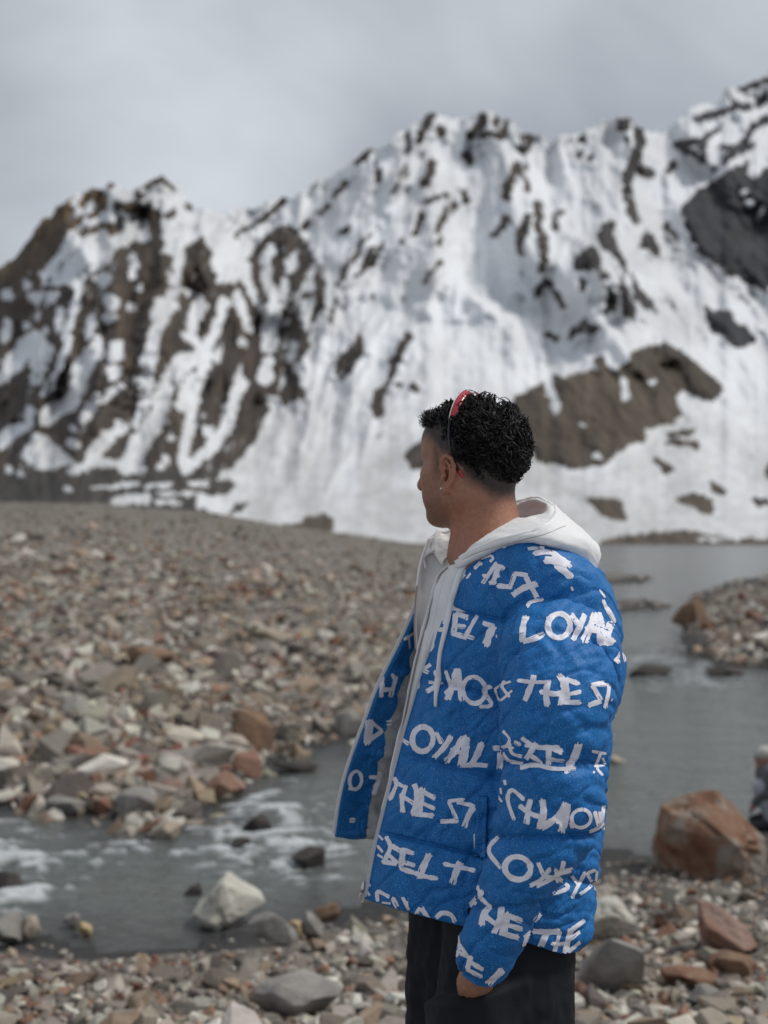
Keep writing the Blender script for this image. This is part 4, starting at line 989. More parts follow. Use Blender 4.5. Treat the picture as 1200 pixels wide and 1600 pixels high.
def sleeve(SECT, name, seams, seed, nr=290, nc=190):
    S_ = np.array(SECT, float)       # rows of centre, u, v
    S_[:, 1, 0] -= 6; S_[9:, 1, 0] -= 5; S_[-3:, 1, 0] += 3
    A = cr1(S_, np.linspace(0, len(S_) - 1, nr))
    th = np.linspace(0, 2 * np.pi, nc, endpoint=False)
    G_ = A[:, 0][:, None] + np.cos(th)[None, :, None] * A[:, 1][:, None] + np.sin(th)[None, :, None] * A[:, 2][:, None]
    P_ = W3(G_); Nn = grid_normals(P_, True)
    c_ = P_.mean(1, keepdims=True)
    if ((P_ - c_) * Nn).sum() < 0: Nn = -Nn
    rv = A[:, 0, 1][:, None] + 0 * th[None, :] + 14 * np.sin(th)[None, :] * -1 + A[:, 1, 1][:, None] * np.cos(th)[None, :] * 0.9
    q = quilt(P_, Nn, rv, seams, 0.010, 14, seed, wr=0.95)
    e_ = sstep(0, 0.02, np.linspace(0, 1, nr))[:, None] * sstep(0, 0.03, 1.015 - np.linspace(0, 1, nr))[:, None]
    P_ = P_ + (q - P_) * e_[..., None]
    F_ = grid_faces(nr, nc, True)
    n = np.cross(P_.reshape(-1, 3)[F_[:, 1]] - P_.reshape(-1, 3)[F_[:, 0]], P_.reshape(-1, 3)[F_[:, 2]] - P_.reshape(-1, 3)[F_[:, 0]])
    cen = np.repeat(c_[:-1, 0], nc, 0)
    if ((P_.reshape(-1, 3)[F_].mean(1) - cen) * n).sum() < 0: F_ = F_[:, ::-1].copy()
    o = mesh_obj(name, P_.reshape(-1, 3), F_, None, jacket, base=BASE, mats=[M_BLUE, M_LINING])
    s2 = o.modifiers.new('thickness', 'SOLIDIFY'); s2.thickness = 0.006; s2.offset = -1; s2.material_offset = 1
    return o
SL = [((872,1020,-85),(96,0,12),(0,84,10)), ((872,1030,-112),(99,0,6),(0,82,22)), ((873,1052,-140),(98,0,0),(0,66,48)), ((872,1082,-158),(95,0,0),(0,36,68)), ((869,1120,-168),(89,0,0),(0,8,76)),
      ((867,1165,-170),(84,0,0),(0,-10,77)), ((865,1215,-170),(82,2,0),(0,-14,77)), ((861,1262,-168),(83,5,0),(0,-17,77)), ((848,1318,-166),(88,-6,0),(0,-19,76)),
      ((820,1368,-164),(80,-18,0),(4,-20,72)), ((792,1416,-160),(73,-22,0),(4,-20,66)), ((774,1455,-156),(65,-18,0),(2,-19,58)), ((761,1488,-152),(51,-6,0),(0,-18,48)), ((752,1512,-148),(36,5,0),(-8,-18,38)), ((749,1519,-146),(33,5,0),(-8,-17,34))]
left_sleeve = sleeve(SL, 'sleeve', [1063, 1192, 1303, 1408], 31)
FSL = [((800,1000,220),(80,0,10),(0,70,-30)), ((800,1040,270),(82,0,0),(0,40,-60)), ((800,1100,305),(78,0,0),(0,5,-70)), ((800,1180,318),(74,0,0),(0,0,-70)), ((796,1260,318),(72,0,0),(0,0,-68)), ((760,1350,305),(62,-8,0),(0,0,-58)), ((724,1430,285),(42,-6,0),(0,0,-40))]
right_sleeve = sleeve(FSL, 'sleeve', [1063, 1170, 1280, 1360], 37, 120, 72)

bpy.context.view_layer.update()
dg = bpy.context.evaluated_depsgraph_get()
def bvh_of(objs):
    V, F, o = [], [], 0
    for ob in objs:
        ev_ = ob.evaluated_get(dg); me = ev_.to_mesh()
        v = np.empty(len(me.vertices) * 3, np.float32); me.vertices.foreach_get('co', v); v = v.reshape(-1, 3) + BASE
        V.append(v); F += [[i + o for i in p.vertices] for p in me.polygons]; o += len(v)
        ev_.to_mesh_clear()
    return BVHTree.FromPolygons(np.concatenate(V).tolist(), F)
JB = bvh_of([jacket, left_sleeve])
def cast(px, py, B=None):
    d = Vector(ray(px, py)).normalized()
    h, n, i, dist_ = (B or JB).ray_cast(Vector(CAM), d)
    if h is None: return None
    if n.dot(d) > 0: n = -n
    return np.array(h), np.array(n), dist_

# ---- brush lettering printed on the jacket: every stroke lies on the cloth it was found on
STROKE_N = [0]
def stroke_mesh(pts, w, rg):
    """pts photo pixels; returns vertex list and faces of a dry-brush stroke lying on the cloth"""
    pts = np.array(pts, float)
    seg = np.hypot(*np.diff(pts, axis=0).T).sum()
    n = max(5, int(seg / 2.2))
    c = cr1(pts, np.linspace(0, len(pts) - 1, n)) if len(pts) > 2 else pts[0] + np.linspace(0, 1, n)[:, None] * (pts[1] - pts[0])
    T = np.gradient(c, axis=0); T /= np.linalg.norm(T, axis=1, keepdims=True) + 1e-9
    Nn = np.stack([-T[:, 1], T[:, 0]], 1)
    m = 7 if w > 4.5 else 4
    STROKE_N[0] += 1; off = 0.0004 + 0.00003 * (STROKE_N[0] % 17)
    xs = np.linspace(-0.5, 0.5, m + 1)
    wob = 1 + 0.16 * (vnoise(np.arange(n) * 0.35, np.full(n, rg.uniform(0, 99)), 3) - 0.5) * 2
    V, F = [], []; brs = rg.random()
    idx = -np.ones((n, m + 1), int)
    dist = np.zeros((n, m + 1))
    for j, x_ in enumerate(xs):
        for i in range(n):
            e_ = 0
            if abs(x_) > 0.49: e_ = rg.normal(0, 0.022)
            p = c[i] + Nn[i] * w * wob[i] * (x_ + e_)
            if i in (0, n - 1):
                p = p + T[i] * (1 if i else -1) * (rg.uniform(-0.22, 0.20) - 0.9 * x_ * x_) * w
            h = cast(p[0], p[1])
            if h is None: continue
            idx[i, j] = len(V); dist[i, j] = h[2]
            V.append(h[0] + h[1] * off)
    for i in range(n - 1):
        for j in range(m):
            q = [idx[i, j], idx[i + 1, j], idx[i + 1, j + 1], idx[i, j + 1]]
            if min(q) < 0: continue
            dd = [dist[i, j], dist[i + 1, j], dist[i + 1, j + 1], dist[i, j + 1]]
            if max(dd) - min(dd) > 0.03: continue
            if m == 7 and i > n - 2 - int(7 * brs * ((j * 7 + STROKE_N[0]) % 5) / 4) and j == 1 + STROKE_N[0] % 5 and brs > 0.45: continue
            F.append(q)
    return V, F
def oval(cx, cy, rx, ry, a0=0, a1=360, tilt=0):
    a = np.radians(np.linspace(a0, a1, 22)); tl = R(tilt)
    x = rx * np.cos(a); y = ry * np.sin(a)
    return [(cx + u * math.cos(tl) - v * math.sin(tl), cy + u * math.sin(tl) + v * math.cos(tl)) for u, v in zip(x, y)]
def word(name_seed, origin, sc, strokes, parent=None):
    rg = np.random.default_rng(name_seed); parts = []
    for pts, w in strokes:
        pp = np.array([(origin[0] + x / sc, origin[1] + y / sc) for x, y in pts])
        v, f = stroke_mesh(pp, 1.17 * w / sc, rg)
        if f: parts.append([v, f, pp, 0.5 * w / sc])
    # strokes that touch make one letter
    lab = list(range(len(parts)))
    for i in range(len(parts)):
        for j in range(i):
            A, B = parts[i], parts[j]
            a2 = np.concatenate([A[2][k] + np.linspace(0, 1, 8)[:, None] * (A[2][k + 1] - A[2][k]) for k in range(len(A[2]) - 1)])
            b2 = np.concatenate([B[2][k] + np.linspace(0, 1, 8)[:, None] * (B[2][k + 1] - B[2][k]) for k in range(len(B[2]) - 1)])
            if np.sqrt(((a2[:, None] - b2[None]) ** 2).sum(-1)).min() < A[3] + B[3]:
                o_, n_ = lab[i], lab[j]; lab = [n_ if q == o_ else q for q in lab]
    for g in sorted(set(lab)):
        GL.append([(p[0], p[1]) for p, l in zip(parts, lab) if l == g])
        letter_out(*joined(GL[-1]))
GL = []
def letter_out(V, F):
    """one object for each patch of print that is really separate"""
    root = list(range(len(V)))
    def find(i):
        while root[i] != i: root[i] = root[root[i]]; i = root[i]
        return i
    for f in F:
        for k in f[1:]: root[find(f[0])] = find(k)
    # strokes of a letter overlap without sharing points: tie those whose points nearly coincide
    comps = {}
    for f in F: comps.setdefault(find(f[0]), []).append(f)
    cl = [[np.array(sorted({i for f in fs for i in f})), fs] for fs in comps.values()]
    cl = [c for c in cl if len(c[1]) >= 4]
    merged_ = []
    for c in cl:
        pc_ = V[c[0]]; hit = [m_ for m_ in merged_ if min(np.linalg.norm(V[k[0]][:, None] - pc_[None], axis=-1).min() for k in m_) < 0.0022]
        new = [c] + [k for m_ in hit for k in m_]
        merged_ = [m_ for m_ in merged_ if not any(m_ is h for h in hit)] + [new]
    for m_ in merged_:
        ids = np.concatenate([k[0] for k in m_]); mp_ = {int(i): n for n, i in enumerate(ids)}
        mesh_obj('printed_letter', V[ids], [[mp_[i] for i in f] for k in m_ for f in k[1]], M_LETTER, jacket, base=BASE)

c5 = ((760, 900), 5.217)
word(1, *c5, [([(325,325),(300,400),(290,540)],45), ([(285,535),(380,512),(470,470)],40), (oval(590,405,90,98,-80,290,15),40), ([(500,330),(505,420),(540,490)],22), ([(690,310),(750,400)],40), ([(800,310),(765,400),(700,530)],40), ([(890,300),(850,400),(790,545)],52), ([(895,300),(925,400),(935,560)],64), ([(800,430),(930,445)],45), ([(1020,370),(985,460),(975,560)],52), ([(955,535),(1040,530)],60)])
word(2, *c5, [([(250,850),(390,862),(520,862)],26), ([(390,800),(370,870),(310,1020)],42), ([(505,845),(485,950),(495,1060)],42), ([(430,940),(560,958),(640,940)],36), ([(585,800),(625,880),(600,1055)],40), ([(640,830),(650,1010)],50), ([(640,835),(755,880)],34), ([(650,965),(770,940)],30), ([(620,1025),(770,1028)],34)])
word(3, *c5, [([(955,860),(850,890)],28), ([(858,885),(930,1010)],32), ([(935,1015),(820,1052)],34), ([(870,885),(1000,882)],26), ([(995,885),(985,970),(960,1075)],28), ([(1010,1000),(1022,1010)],20)])
word(4, *c5, [([(65,920),(130,880),(200,858)],18), ([(68,915),(110,1010),(210,930)],17), ([(150,850),(130,900),(190,985)],22)])
word(5, *c5, [([(328,255),(365,212),(465,190)],30)])
word(6, *c5, [([(1040,695),(1075,650),(1115,580)],26), ([(1112,585),(1122,700)],22), ([(1045,675),(1080,705)],26)])
word(7, *c5, [([(945,190),(985,280),(1045,380)],26), ([(985,250),(1050,375)],20), ([(918,108),(965,175)],14)])
c2 = ((640, 770), 3.75)
word(8, *c2, [([(512,405),(470,470),(425,535)],20), ([(525,425),(490,520)],26), ([(515,425),(558,448)],24), ([(490,478),(528,488)],20), ([(465,525),(512,528)],20), ([(425,485),(470,490)],16)])
word(9, *c2, [([(692,483),(612,472)],22), ([(620,470),(592,545)],24), ([(512,545),(602,552)],24), ([(598,605),(660,562),(750,530)],30), ([(680,490),(718,560),(748,615)],26)])
word(10, *c2, [([(725,358),(780,348),(835,352)],26), ([(785,395),(860,400),(930,425)],36), ([(830,350),(890,390),(935,420)],30), ([(850,415),(900,455),(950,500)],34), ([(895,385),(948,440)],18), ([(900,440),(958,495)],18)])
word(11, *c2, [([(945,548),(956,574)],13), ([(690,330),(755,322)],15), ([(760,318),(790,325)],12)])
word(12, *c2, [([(378,445),(420,405)],20), ([(420,385),(470,368),(490,385),(470,405)],13), ([(440,352),(490,342)],14), ([(540,322),(566,314)],13), ([(395,420),(430,415)],16), ([(335,505),(360,470)],12)])
c3 = ((640, 820), 7.5)
word(13, *c3, [([(395,1020),(465,1062)],52), ([(390,1135),(450,1142)],38), ([(325,1230),(445,1222)],48), ([(400,1040),(400,1120)],30), ([(545,1030),(520,1280)],58), ([(530,1030),(690,1092)],54), ([(540,1185),(665,1192)],42), ([(485,1262),(640,1312)],52), ([(798,1058),(725,1180),(635,1345)],42), ([(640,1292),(758,1332)],38)])
word(14, *c3, [([(855,1150),(1000,1192)],54), ([(985,1180),(935,1290),(890,1420)],78), ([(1005,1302),(1030,1305)],30)])
c1 = ((500, 780), 2.4)
word(15, *c1, [([(366,712),(376,650),(418,618)],12), ([(385,640),(410,650)],14), ([(432,640),(442,690),(400,722)],14), ([(405,685),(462,690)],12), ([(470,640),(490,700),(470,730)],13), ([(515,632),(500,690),(478,752)],20), ([(515,635),(535,756)],22), ([(488,705),(535,710)],16), (oval(578,715,42,50,-70,300,-15),15), ([(645,700),(612,715),(642,768),(598,778)],13)])
c4 = ((500, 930), 4.105)
word(16, *c4, [([(402,520),(392,655)],24), ([(488,515),(450,655)],24), ([(395,605),(475,600)],22), ([(460,500),(478,540)],16)])
word(17, *c4, [([(322,795),(300,955)],44), ([(312,795),(402,870)],18), ([(402,865),(300,938)],24)])
word(18, *c4, [(oval(228,1182,38,58,-80,290,8),19), ([(180,1235),(240,1240)],16), ([(312,1160),(400,1165)],20), ([(388,1125),(345,1275)],27)])
word(19, *c4, [([(188,1436),(226,1436)],26), ([(538,285),(600,240)],14), ([(568,270),(575,340)],9), ([(425,806),(460,800)],8), ([(425,828),(460,824)],8)])
c7 = ((560, 1130), 5.0)
word(20, *c7, [([(330,115),(398,162)],30), (oval(503,120,80,95,-85,285,8),36), ([(430,60),(430,150),(460,200)],14), ([(605,68),(655,155)],34), ([(728,92),(672,180),(588,268)],34), ([(825,95),(760,200),(675,302)],44), ([(835,95),(832,200),(800,335)],62), ([(720,200),(850,240)],36), ([(965,145),(925,240),(870,335)],44), ([(790,325),(900,318),(1012,326)],30)])
word(21, *c7, [([(1050,190),(1140,190)],32), ([(1112,215),(1100,355)],40)])
word(22, *c7, [([(275,415),(300,470),(245,595)],30), ([(280,450),(365,495)],24), ([(378,475),(345,580),(350,692)],32), ([(320,550),(440,622)],32), ([(435,462),(460,560),(428,715)],36), ([(500,495),(470,705)],42), ([(480,515),(602,580)],34), ([(500,618),(600,662)],28), ([(435,700),(592,716)],32)])
word(23, *c7, [([(695,602),(830,588)],24), ([(703,605),(768,745)],28), ([(635,758),(780,755)],30), ([(765,608),(910,640)],26), ([(903,640),(855,720),(825,805)],40)])
word(24, *c7, [([(160,868),(195,905)],16), ([(148,945),(195,1000)],16), ([(150,1015),(195,1042)],16), ([(218,875),(250,960),(205,1070)],30), ([(240,938),(335,990)],32), ([(220,1000),(312,1085)],26), ([(185,1072),(305,1088)],30), ([(355,965),(330,1125)],40), ([(345,975),(435,1012)],32), ([(340,1072),(445,1102)],28), ([(320,1120),(440,1158)],32), ([(558,1005),(512,1100),(468,1205)],46), ([(430,1155),(540,1190),(625,1200)],30)])
word(25, *c7, [([(658,1086),(780,1112),(915,1142)],28), ([(798,1070),(762,1150),(730,1250)],48)])
word(26, *c7, [([(910,855),(910,965)],22), ([(908,870),(995,945)],30)])
word(27, *c7, [([(152,1380),(155,1305),(245,1345)],26), ([(185,1385),(255,1395)],16), ([(268,1348),(305,1425)],30), ([(345,1345),(395,1445)],22), ([(380,1375),(388,1445)],14), ([(488,1425),(448,1482)],30), ([(490,1425),(548,1515)],32), ([(605,1510),(650,1470),(720,1480),(755,1540)],30)])
word(28, *c7, [([(68,1228),(95,1262)],16), ([(62,1290),(92,1335)],14), ([(60,1250),(80,1280)],10)])
c6 = ((740, 1060), 4.8)
word(29, *c6, [([(218,388),(268,455),(222,520)],18), ([(262,470),(288,555),(365,582)],22), ([(212,555),(262,612),(375,636)],28), ([(300,468),(352,495)],22), ([(220,500),(300,520)],16), ([(355,440),(470,508),(645,512)],30), ([(470,478),(388,605)],32), ([(405,558),(515,632)],26), ([(380,498),(490,522)],18), ([(562,500),(558,648)],38), ([(555,510),(662,548)],38), ([(545,600),(675,616)],30), ([(788,480),(752,580),(698,668)],48), ([(345,668),(450,646),(600,672),(765,670)],28), ([(688,678),(702,708)],32)])
word(30, *c6, [([(880,540),(988,560)],20), ([(952,545),(908,662)],22), ([(960,590),(978,640),(920,662),(962,722)],16), ([(892,690),(902,706)],14)])
word(31, *c6, [([(230,755),(238,795)],20), ([(200,815),(206,862)],14), ([(183,878),(212,920)],15)])
word(32, *c6, [([(380,905),(290,832),(255,900),(302,1055)],26), ([(425,895),(405,980),(395,1090)],34), ([(340,945),(430,1010),(545,1042)],34), ([(510,895),(520,1000),(488,1125)],42), ([(695,925),(612,1040),(500,1112)],42), ([(695,925),(682,1050),(650,1145)],48), ([(600,1055),(690,1055)],44), (oval(800,1042,72,66,-60,300,-20),24), ([(720,1060),(740,1110)],30)])
word(33, *c6, [([(900,985),(935,1105)],26), ([(972,940),(945,1090),(860,1145)],24), ([(938,990),(968,1130)],22)])
c8 = ((500, 1150), 2.4)
word(34, *c8, [([(668,372),(632,425),(678,492)],14), (oval(740,490,48,42,-70,300,15),18), ([(815,468),(838,522)],14), ([(862,488),(828,530),(782,558)],14), ([(912,462),(892,512),(808,558)],14), ([(880,490),(890,545)],15), ([(835,520),(902,530)],12)])
word(35, *c8, [([(905,497),(945,490)],8), ([(938,498),(890,518),(925,562),(868,586)],12), ([(940,518),(966,552)],12), ([(992,503),(962,560),(940,602)],12), ([(1030,496),(1000,512),(1016,550),(970,588)],11), ([(1034,498),(1026,572)],8)])
c9 = ((680, 1380), 4.286)
word(36, *c9, [([(318,35),(285,80),(232,145)],36), ([(278,0),(300,80),(372,152)],22), ([(368,138),(320,205),(308,275)],36), ([(318,200),(405,262)],30), ([(442,145),(430,230),(388,325)],36), ([(482,185),(450,325)],44), ([(465,195),(585,246)],34), ([(480,265),(578,296)],28), ([(425,315),(555,352)],32)])
word(37, *c9, [([(702,190),(655,245)],24), ([(640,308),(588,352)],22)])
word(38, *c9, [([(150,340),(162,420),(138,478)],18), ([(160,395),(215,472)],22), ([(132,438),(252,492)],22), ([(232,488),(213,565)],28), ([(228,508),(318,562)],28), ([(208,558),(315,612)],24), ([(452,555),(405,602),(345,660)],42)])
word(39, *c9, [([(640,308),(740,312),(832,310)],32), ([(742,318),(690,435)],36), ([(832,305),(790,452)],24), ([(768,392),(882,392)],24), ([(902,295),(860,465)],34), ([(995,235),(890,312)],24), ([(962,310),(898,362)],20), ([(965,378),(885,445)],22), ([(612,345),(588,412)],26)])

# ---- raised pocket welt, zips
welt = []
for py_ in np.linspace(1243, 1338, 20):
    r_ = []
    for px_ in np.linspace(744, 763, 6):
        h = cast(px_ - (py_ - 1243) * 0.03, py_)
        r_.append(h[0] + h[1] * 0.004 if h else W3((px_, py_, -110)))
    welt.append(r_)
welt = np.array(welt)
wo = mesh_obj('pocket_welt', welt.reshape(-1, 3), grid_faces(20, 6)[:, ::-1].copy(), M_BLUE, jacket, base=BASE)
s3 = wo.modifiers.new('thickness', 'SOLIDIFY'); s3.thickness = 0.004; s3.offset = 0

def zip_line(path_px, name, parent, tooth=0.0016, pitch=0.0026, side=1, dep_off=0.0, tape_w=0.005, tm=None):
    """teeth and tape along a path given as (column, row, depth)"""
    pp = cr1(np.array(path_px, float), np.linspace(0, len(path_px) - 1, 400)); pw = W3(pp)
    L = np.concatenate([[0], np.cumsum(np.linalg.norm(np.diff(pw, axis=0), axis=1))])
    n = int(L[-1] / pitch); s_ = np.linspace(0, L[-1], n)
    c = np.stack([np.interp(s_, L, pw[:, k]) for k in range(3)], -1)
    T = np.gradient(c, axis=0); T /= np.linalg.norm(T, axis=1, keepdims=True)
    vw = c - CAM; vw /= np.linalg.norm(vw, axis=1, keepdims=True)
    X = np.cross(T, vw); X /= np.linalg.norm(X, axis=1, keepdims=True); Yv = np.cross(X, T)
    parts = []
    cube = np.array([[-1,-1,-1],[1,-1,-1],[1,1,-1],[-1,1,-1],[-1,-1,1],[1,-1,1],[1,1,1],[-1,1,1]], float)
    cf = [[0,3,2,1],[4,5,6,7],[0,1,5,4],[1,2,6,5],[2,3,7,6],[3,0,4,7]]
    for i in range(n):
        q = cube * np.array([tooth * 1.25, tooth * 0.8, pitch * 0.31])
        parts.append((c[i] + q[:, :1] * X[i] + q[:, 1:2] * Yv[i] + q[:, 2:] * T[i], cf))
    V_, F_ = joined(parts)
    z_ = mesh_obj(name, V_, F_, M_ZIP, parent, base=BASE, smooth=False)
    tp_ = np.stack([c + X * side * tape_w + Yv * 0.0008, c + X * side * 0.001 + Yv * 0.0006], 1)
    V_, F_ = tp_.reshape(-1, 3), [list(f) for f in grid_faces(n, 2)]
    to = mesh_obj('zip_tape', V_, F_, tm or M_ZIP, parent, base=BASE)
    s4 = to.modifiers.new('thickness', 'SOLIDIFY'); s4.thickness = 0.001; s4.offset = 0
    return z_
zip_line([(712,916,30),(697,935,29),(674,1001,29),(656,1049,29),(641,1101,29),(626,1152,29),(602,1246,29),(585,1315,29),(569,1399,29)], 'zip_teeth', jacket, side=1)
zip_line([(651,942,168),(646,954,172),(627,997,196),(590,1072,226),(572,1120,236),(547,1187,247),(532,1242,251),(523,1300,255)], 'zip_teeth', jacket, side=-1)
# zip pull
pc = W3((566, 1394, 27))
V1, F1 = tube(W3(np.array([(569,1375,27),(567,1386,26),(566,1392,26)])), [0.003, 0.004, 0.003], 8)
a_ = np.linspace(0, 2 * np.pi, 17)
V2, F2 = tube(W3(np.stack([565.5 + 4.0 * np.sin(a_), 1400 - 7.0 * np.cos(a_), 25 + 0 * a_], -1)), 0.0013, 6, cap=False)
V_, F_ = joined([(V1, F1), (V2, F2)]); mesh_obj('zip_pull', V_, F_, M_METAL, jacket, base=BASE)

# ---- white hoodie: near flap, far flap, hood, drawstring
hood_parent = None
NF = np.array([
 [(714,880,12),(722,882,4),(740,878,0),(765,873,-5)],
 [(688,893,22),(705,893,8),(730,898,-4),(765,900,-18)],
 [(679,913,28),(697,912,12),(728,918,-4),(770,920,-30)],
 [(671,942,34),(690,942,18),(722,950,-5),(770,960,-40)],
 [(664,970,44),(684,972,28),(716,985,-8),(770,1000,-50)],
 [(652,1012,50),(672,1020,34),(706,1035,-4),(765,1050,-55)],
 [(640,1064,54),(658,1075,38),(692,1090,0),(755,1110,-50)],
 [(629,1120,56),(645,1130,42),(680,1150,2),(745,1170,-50)],
 [(611,1200,60),(628,1212,45),(662,1230,6),(730,1250,-45)],
 [(596,1270,64),(612,1282,48),(646,1300,10),(715,1320,-40)]], float)
PN = W3(cr_grid(NF, 120, 60)); Nn = grid_normals(PN)
if Nn[..., 1].mean() > 0: Nn = -Nn
rib = np.exp(-((np.linspace(0, 1, 60)[None, :] - 0.27) / 0.02) ** 2) * -0.0022
PN = PN + Nn * (0.009 * fbm(PN[..., 0] * 50 + PN[..., 2] * 12, PN[..., 2] * 12, 77, 3) + rib)[..., None]
hoodie = mesh_obj('hoodie', PN.reshape(-1, 3), grid_faces(120, 60), M_WHITE, person, base=BASE)
tag(hoodie, 'white zip hoodie worn under the jacket')
s5 = hoodie.modifiers.new('thickness', 'SOLIDIFY'); s5.thickness = 0.004; s5.offset = -0.2
FF = np.array([
 [(669,842,128),(680,838,138),(700,842,140),(720,845,120)],
 [(657,878,112),(668,878,128),(694,882,125),(720,885,100)],
 [(652,910,102),(662,910,118),(684,914,112),(708,918,90)],
 [(650,945,92),(658,946,104),(674,950,100),(694,955,80)],
 [(650,980,80),(656,982,88),(666,985,86),(680,990,74)],
 [(652,1014,62),(656,1016,66),(661,1019,66),(668,1022,62)]], float)
PF = W3(cr_grid(FF, 90, 40)); 
fl_ = mesh_obj('front_flap', PF.reshape(-1, 3), grid_faces(90, 40), M_WHITE, hoodie, base=BASE)
s6 = fl_.modifiers.new('thickness', 'SOLIDIFY'); s6.thickness = 0.005; s6.offset = 0
# lower front behind the joined zip
LF = np.array([[(652,1010,52),(655,1012,80),(672,1010,140),(720,1000,200)], [(640,1064,56),(643,1066,90),(662,1062,150),(715,1050,220)], [(629,1120,58),(632,1122,95),(652,1116,160),(705,1100,230)], [(611,1200,62),(615,1202,105),(636,1190,170),(690,1170,240)], [(596,1270,66),(600,1272,110),(622,1255,180),(680,1230,250)]], float)
PL = W3(cr_grid(LF, 60, 30)); lf_ = mesh_obj('front_panel', PL.reshape(-1, 3), grid_faces(60, 30), M_WHITE, hoodie, base=BASE)
zip_line([(698,885,12),(686,896,16),(680,914,22),(672,942,28),(665,971,36),(653,1013,42),(641,1065,46),(630,1121,48),(612,1201,52)], 'zip_teeth', hoodie, tooth=0.0013, pitch=0.0026, side=1, tm=M_ZIPTAPE, tape_w=0.0045)
zip_line([(654,915,92),(651,945,84),(650,980,72),(652,1013,56)], 'zip_teeth', hoodie, tooth=0.0012, pitch=0.0026, side=-1, tm=M_ZIPTAPE, tape_w=0.0045)

HD = np.array([  # rows: stations round the neck; columns: deep inside, at neck, rim, outer, hem
 [(724,885,40),(718,874,20),(713,879,4),(716,886,-2),(726,886,20)],
 [(754,862,25),(742,848,2),(743,861,-26),(749,869,-28),(762,868,0)],
 [(782,840,15),(769,829,-4),(783,846,-56),(790,853,-50),(800,852,-25)],
 [(812,825,12),(800,814,2),(820,837,-80),(828,846,-82),(832,850,-55)],
 [(835,825,20),(828,808,5),(850,826,-78),(868,848,-98),(880,864,-72)],
 [(846,828,40),(848,806,25),(867,811,-40),(914,846,-66),(918,890,-40)],
 [(846,828,60),(852,801,52),(869,800,15),(934,858,5),(928,896,12)],
 [(838,825,85),(846,796,85),(860,789,68),(918,840,85),(912,880,80)],
 [(822,825,105),(826,797,112),(836,781,112),(872,808,160),(872,850,150)],
 [(800,830,112),(804,800,118),(806,786,130),(815,800,172),(812,842,172)],
 [(765,845,118),(766,820,130),(766,806,148),(768,815,180),(768,855,182)],
 [(715,860,122),(708,845,132),(700,832,148),(690,838,160),(700,870,160)],
 [(696,872,118),(688,852,130),(684,833,142),(669,846,144),(668,868,134)],
 [(690,884,112),(682,872,118),(676,864,122),(664,872,118),(663,888,112)]], float)
PH = W3(cr_grid(HD, 200, 90)); Nh = grid_normals(PH)
PH = PH + Nh * (0.0075 * fbm(PH[..., 0] * 30, PH[..., 2] * 40 + PH[..., 1] * 18, 55, 4))[..., None]
vv = np.linspace(0, 4, 90)[None, :]
seam = -0.0016 * np.exp(-((vv - 2.32) / 0.04) ** 2) + 0.0022 * np.exp(-((vv - 2.08) / 0.12) ** 2)
sgn = 1 if (Nh[60, 50] @ (PH[60, 50] - PH.mean((0, 1)))) > 0 else -1
PH = PH + sgn * Nh * seam[..., None]
hood = mesh_obj('hood', PH.reshape(-1, 3), grid_faces(200, 90), M_WHITE, hoodie, base=BASE)
s7 = hood.modifiers.new('thickness', 'SOLIDIFY'); s7.thickness = 0.004; s7.offset = 0
rimp = PH[:, np.argmin(np.abs(vv[0] - 2.0))]
V_, F_ = tube(rimp[4:], 0.0052, 10, flat=0.8); mesh_obj('hood_hem', V_, F_, M_WHITE, hoodie, base=BASE)
st = PH[6:, np.argmin(np.abs(vv[0] - 2.36))] + sgn * Nh[6:, np.argmin(np.abs(vv[0] - 2.36))] * 0.0022
V_, F_ = tube(st[:70], 0.0006, 5); mesh_obj('hem_stitching', V_, F_, M_ZIPTAPE, hoodie, base=BASE)
# drawstring hanging over the jacket front
ds = [(750,862,9),(737,876,9.5),(725,895,9.5),(715,922,9.5),(709,942,9),(704,967,8.5),(698,994,7.5),(693,1019,6.5),(690,1040,6.5),(688,1054,9.5),(687,1066,11),(686,1078,8.5),(685,1090,5.5),(684,1102,5)]
pth, rad = [], []
for x_, y_, w_ in ds:
    h = cast(x_, y_)
    base_p = h[0] + h[1] * 0.007 if h else W3((x_, y_, 10))
    pth.append(base_p); rad.append(w_ * 0.5 * SC_)
pth = np.array(pth); pth[:, 1] = np.minimum(pth[:, 1], np.convolve(np.pad(pth[:, 1], 1, mode='edge'), [1/3] * 3, 'valid') + 0.002)
pth = cr1(pth, np.linspace(0, len(pth) - 1, 60)); rad = np.interp(np.linspace(0, len(rad) - 1, 60), np.arange(len(rad)), rad)
V_, F_ = tube(pth, rad, 10, flat=0.55); mesh_obj('drawstring', V_, F_, M_WHITE, hoodie, base=BASE)

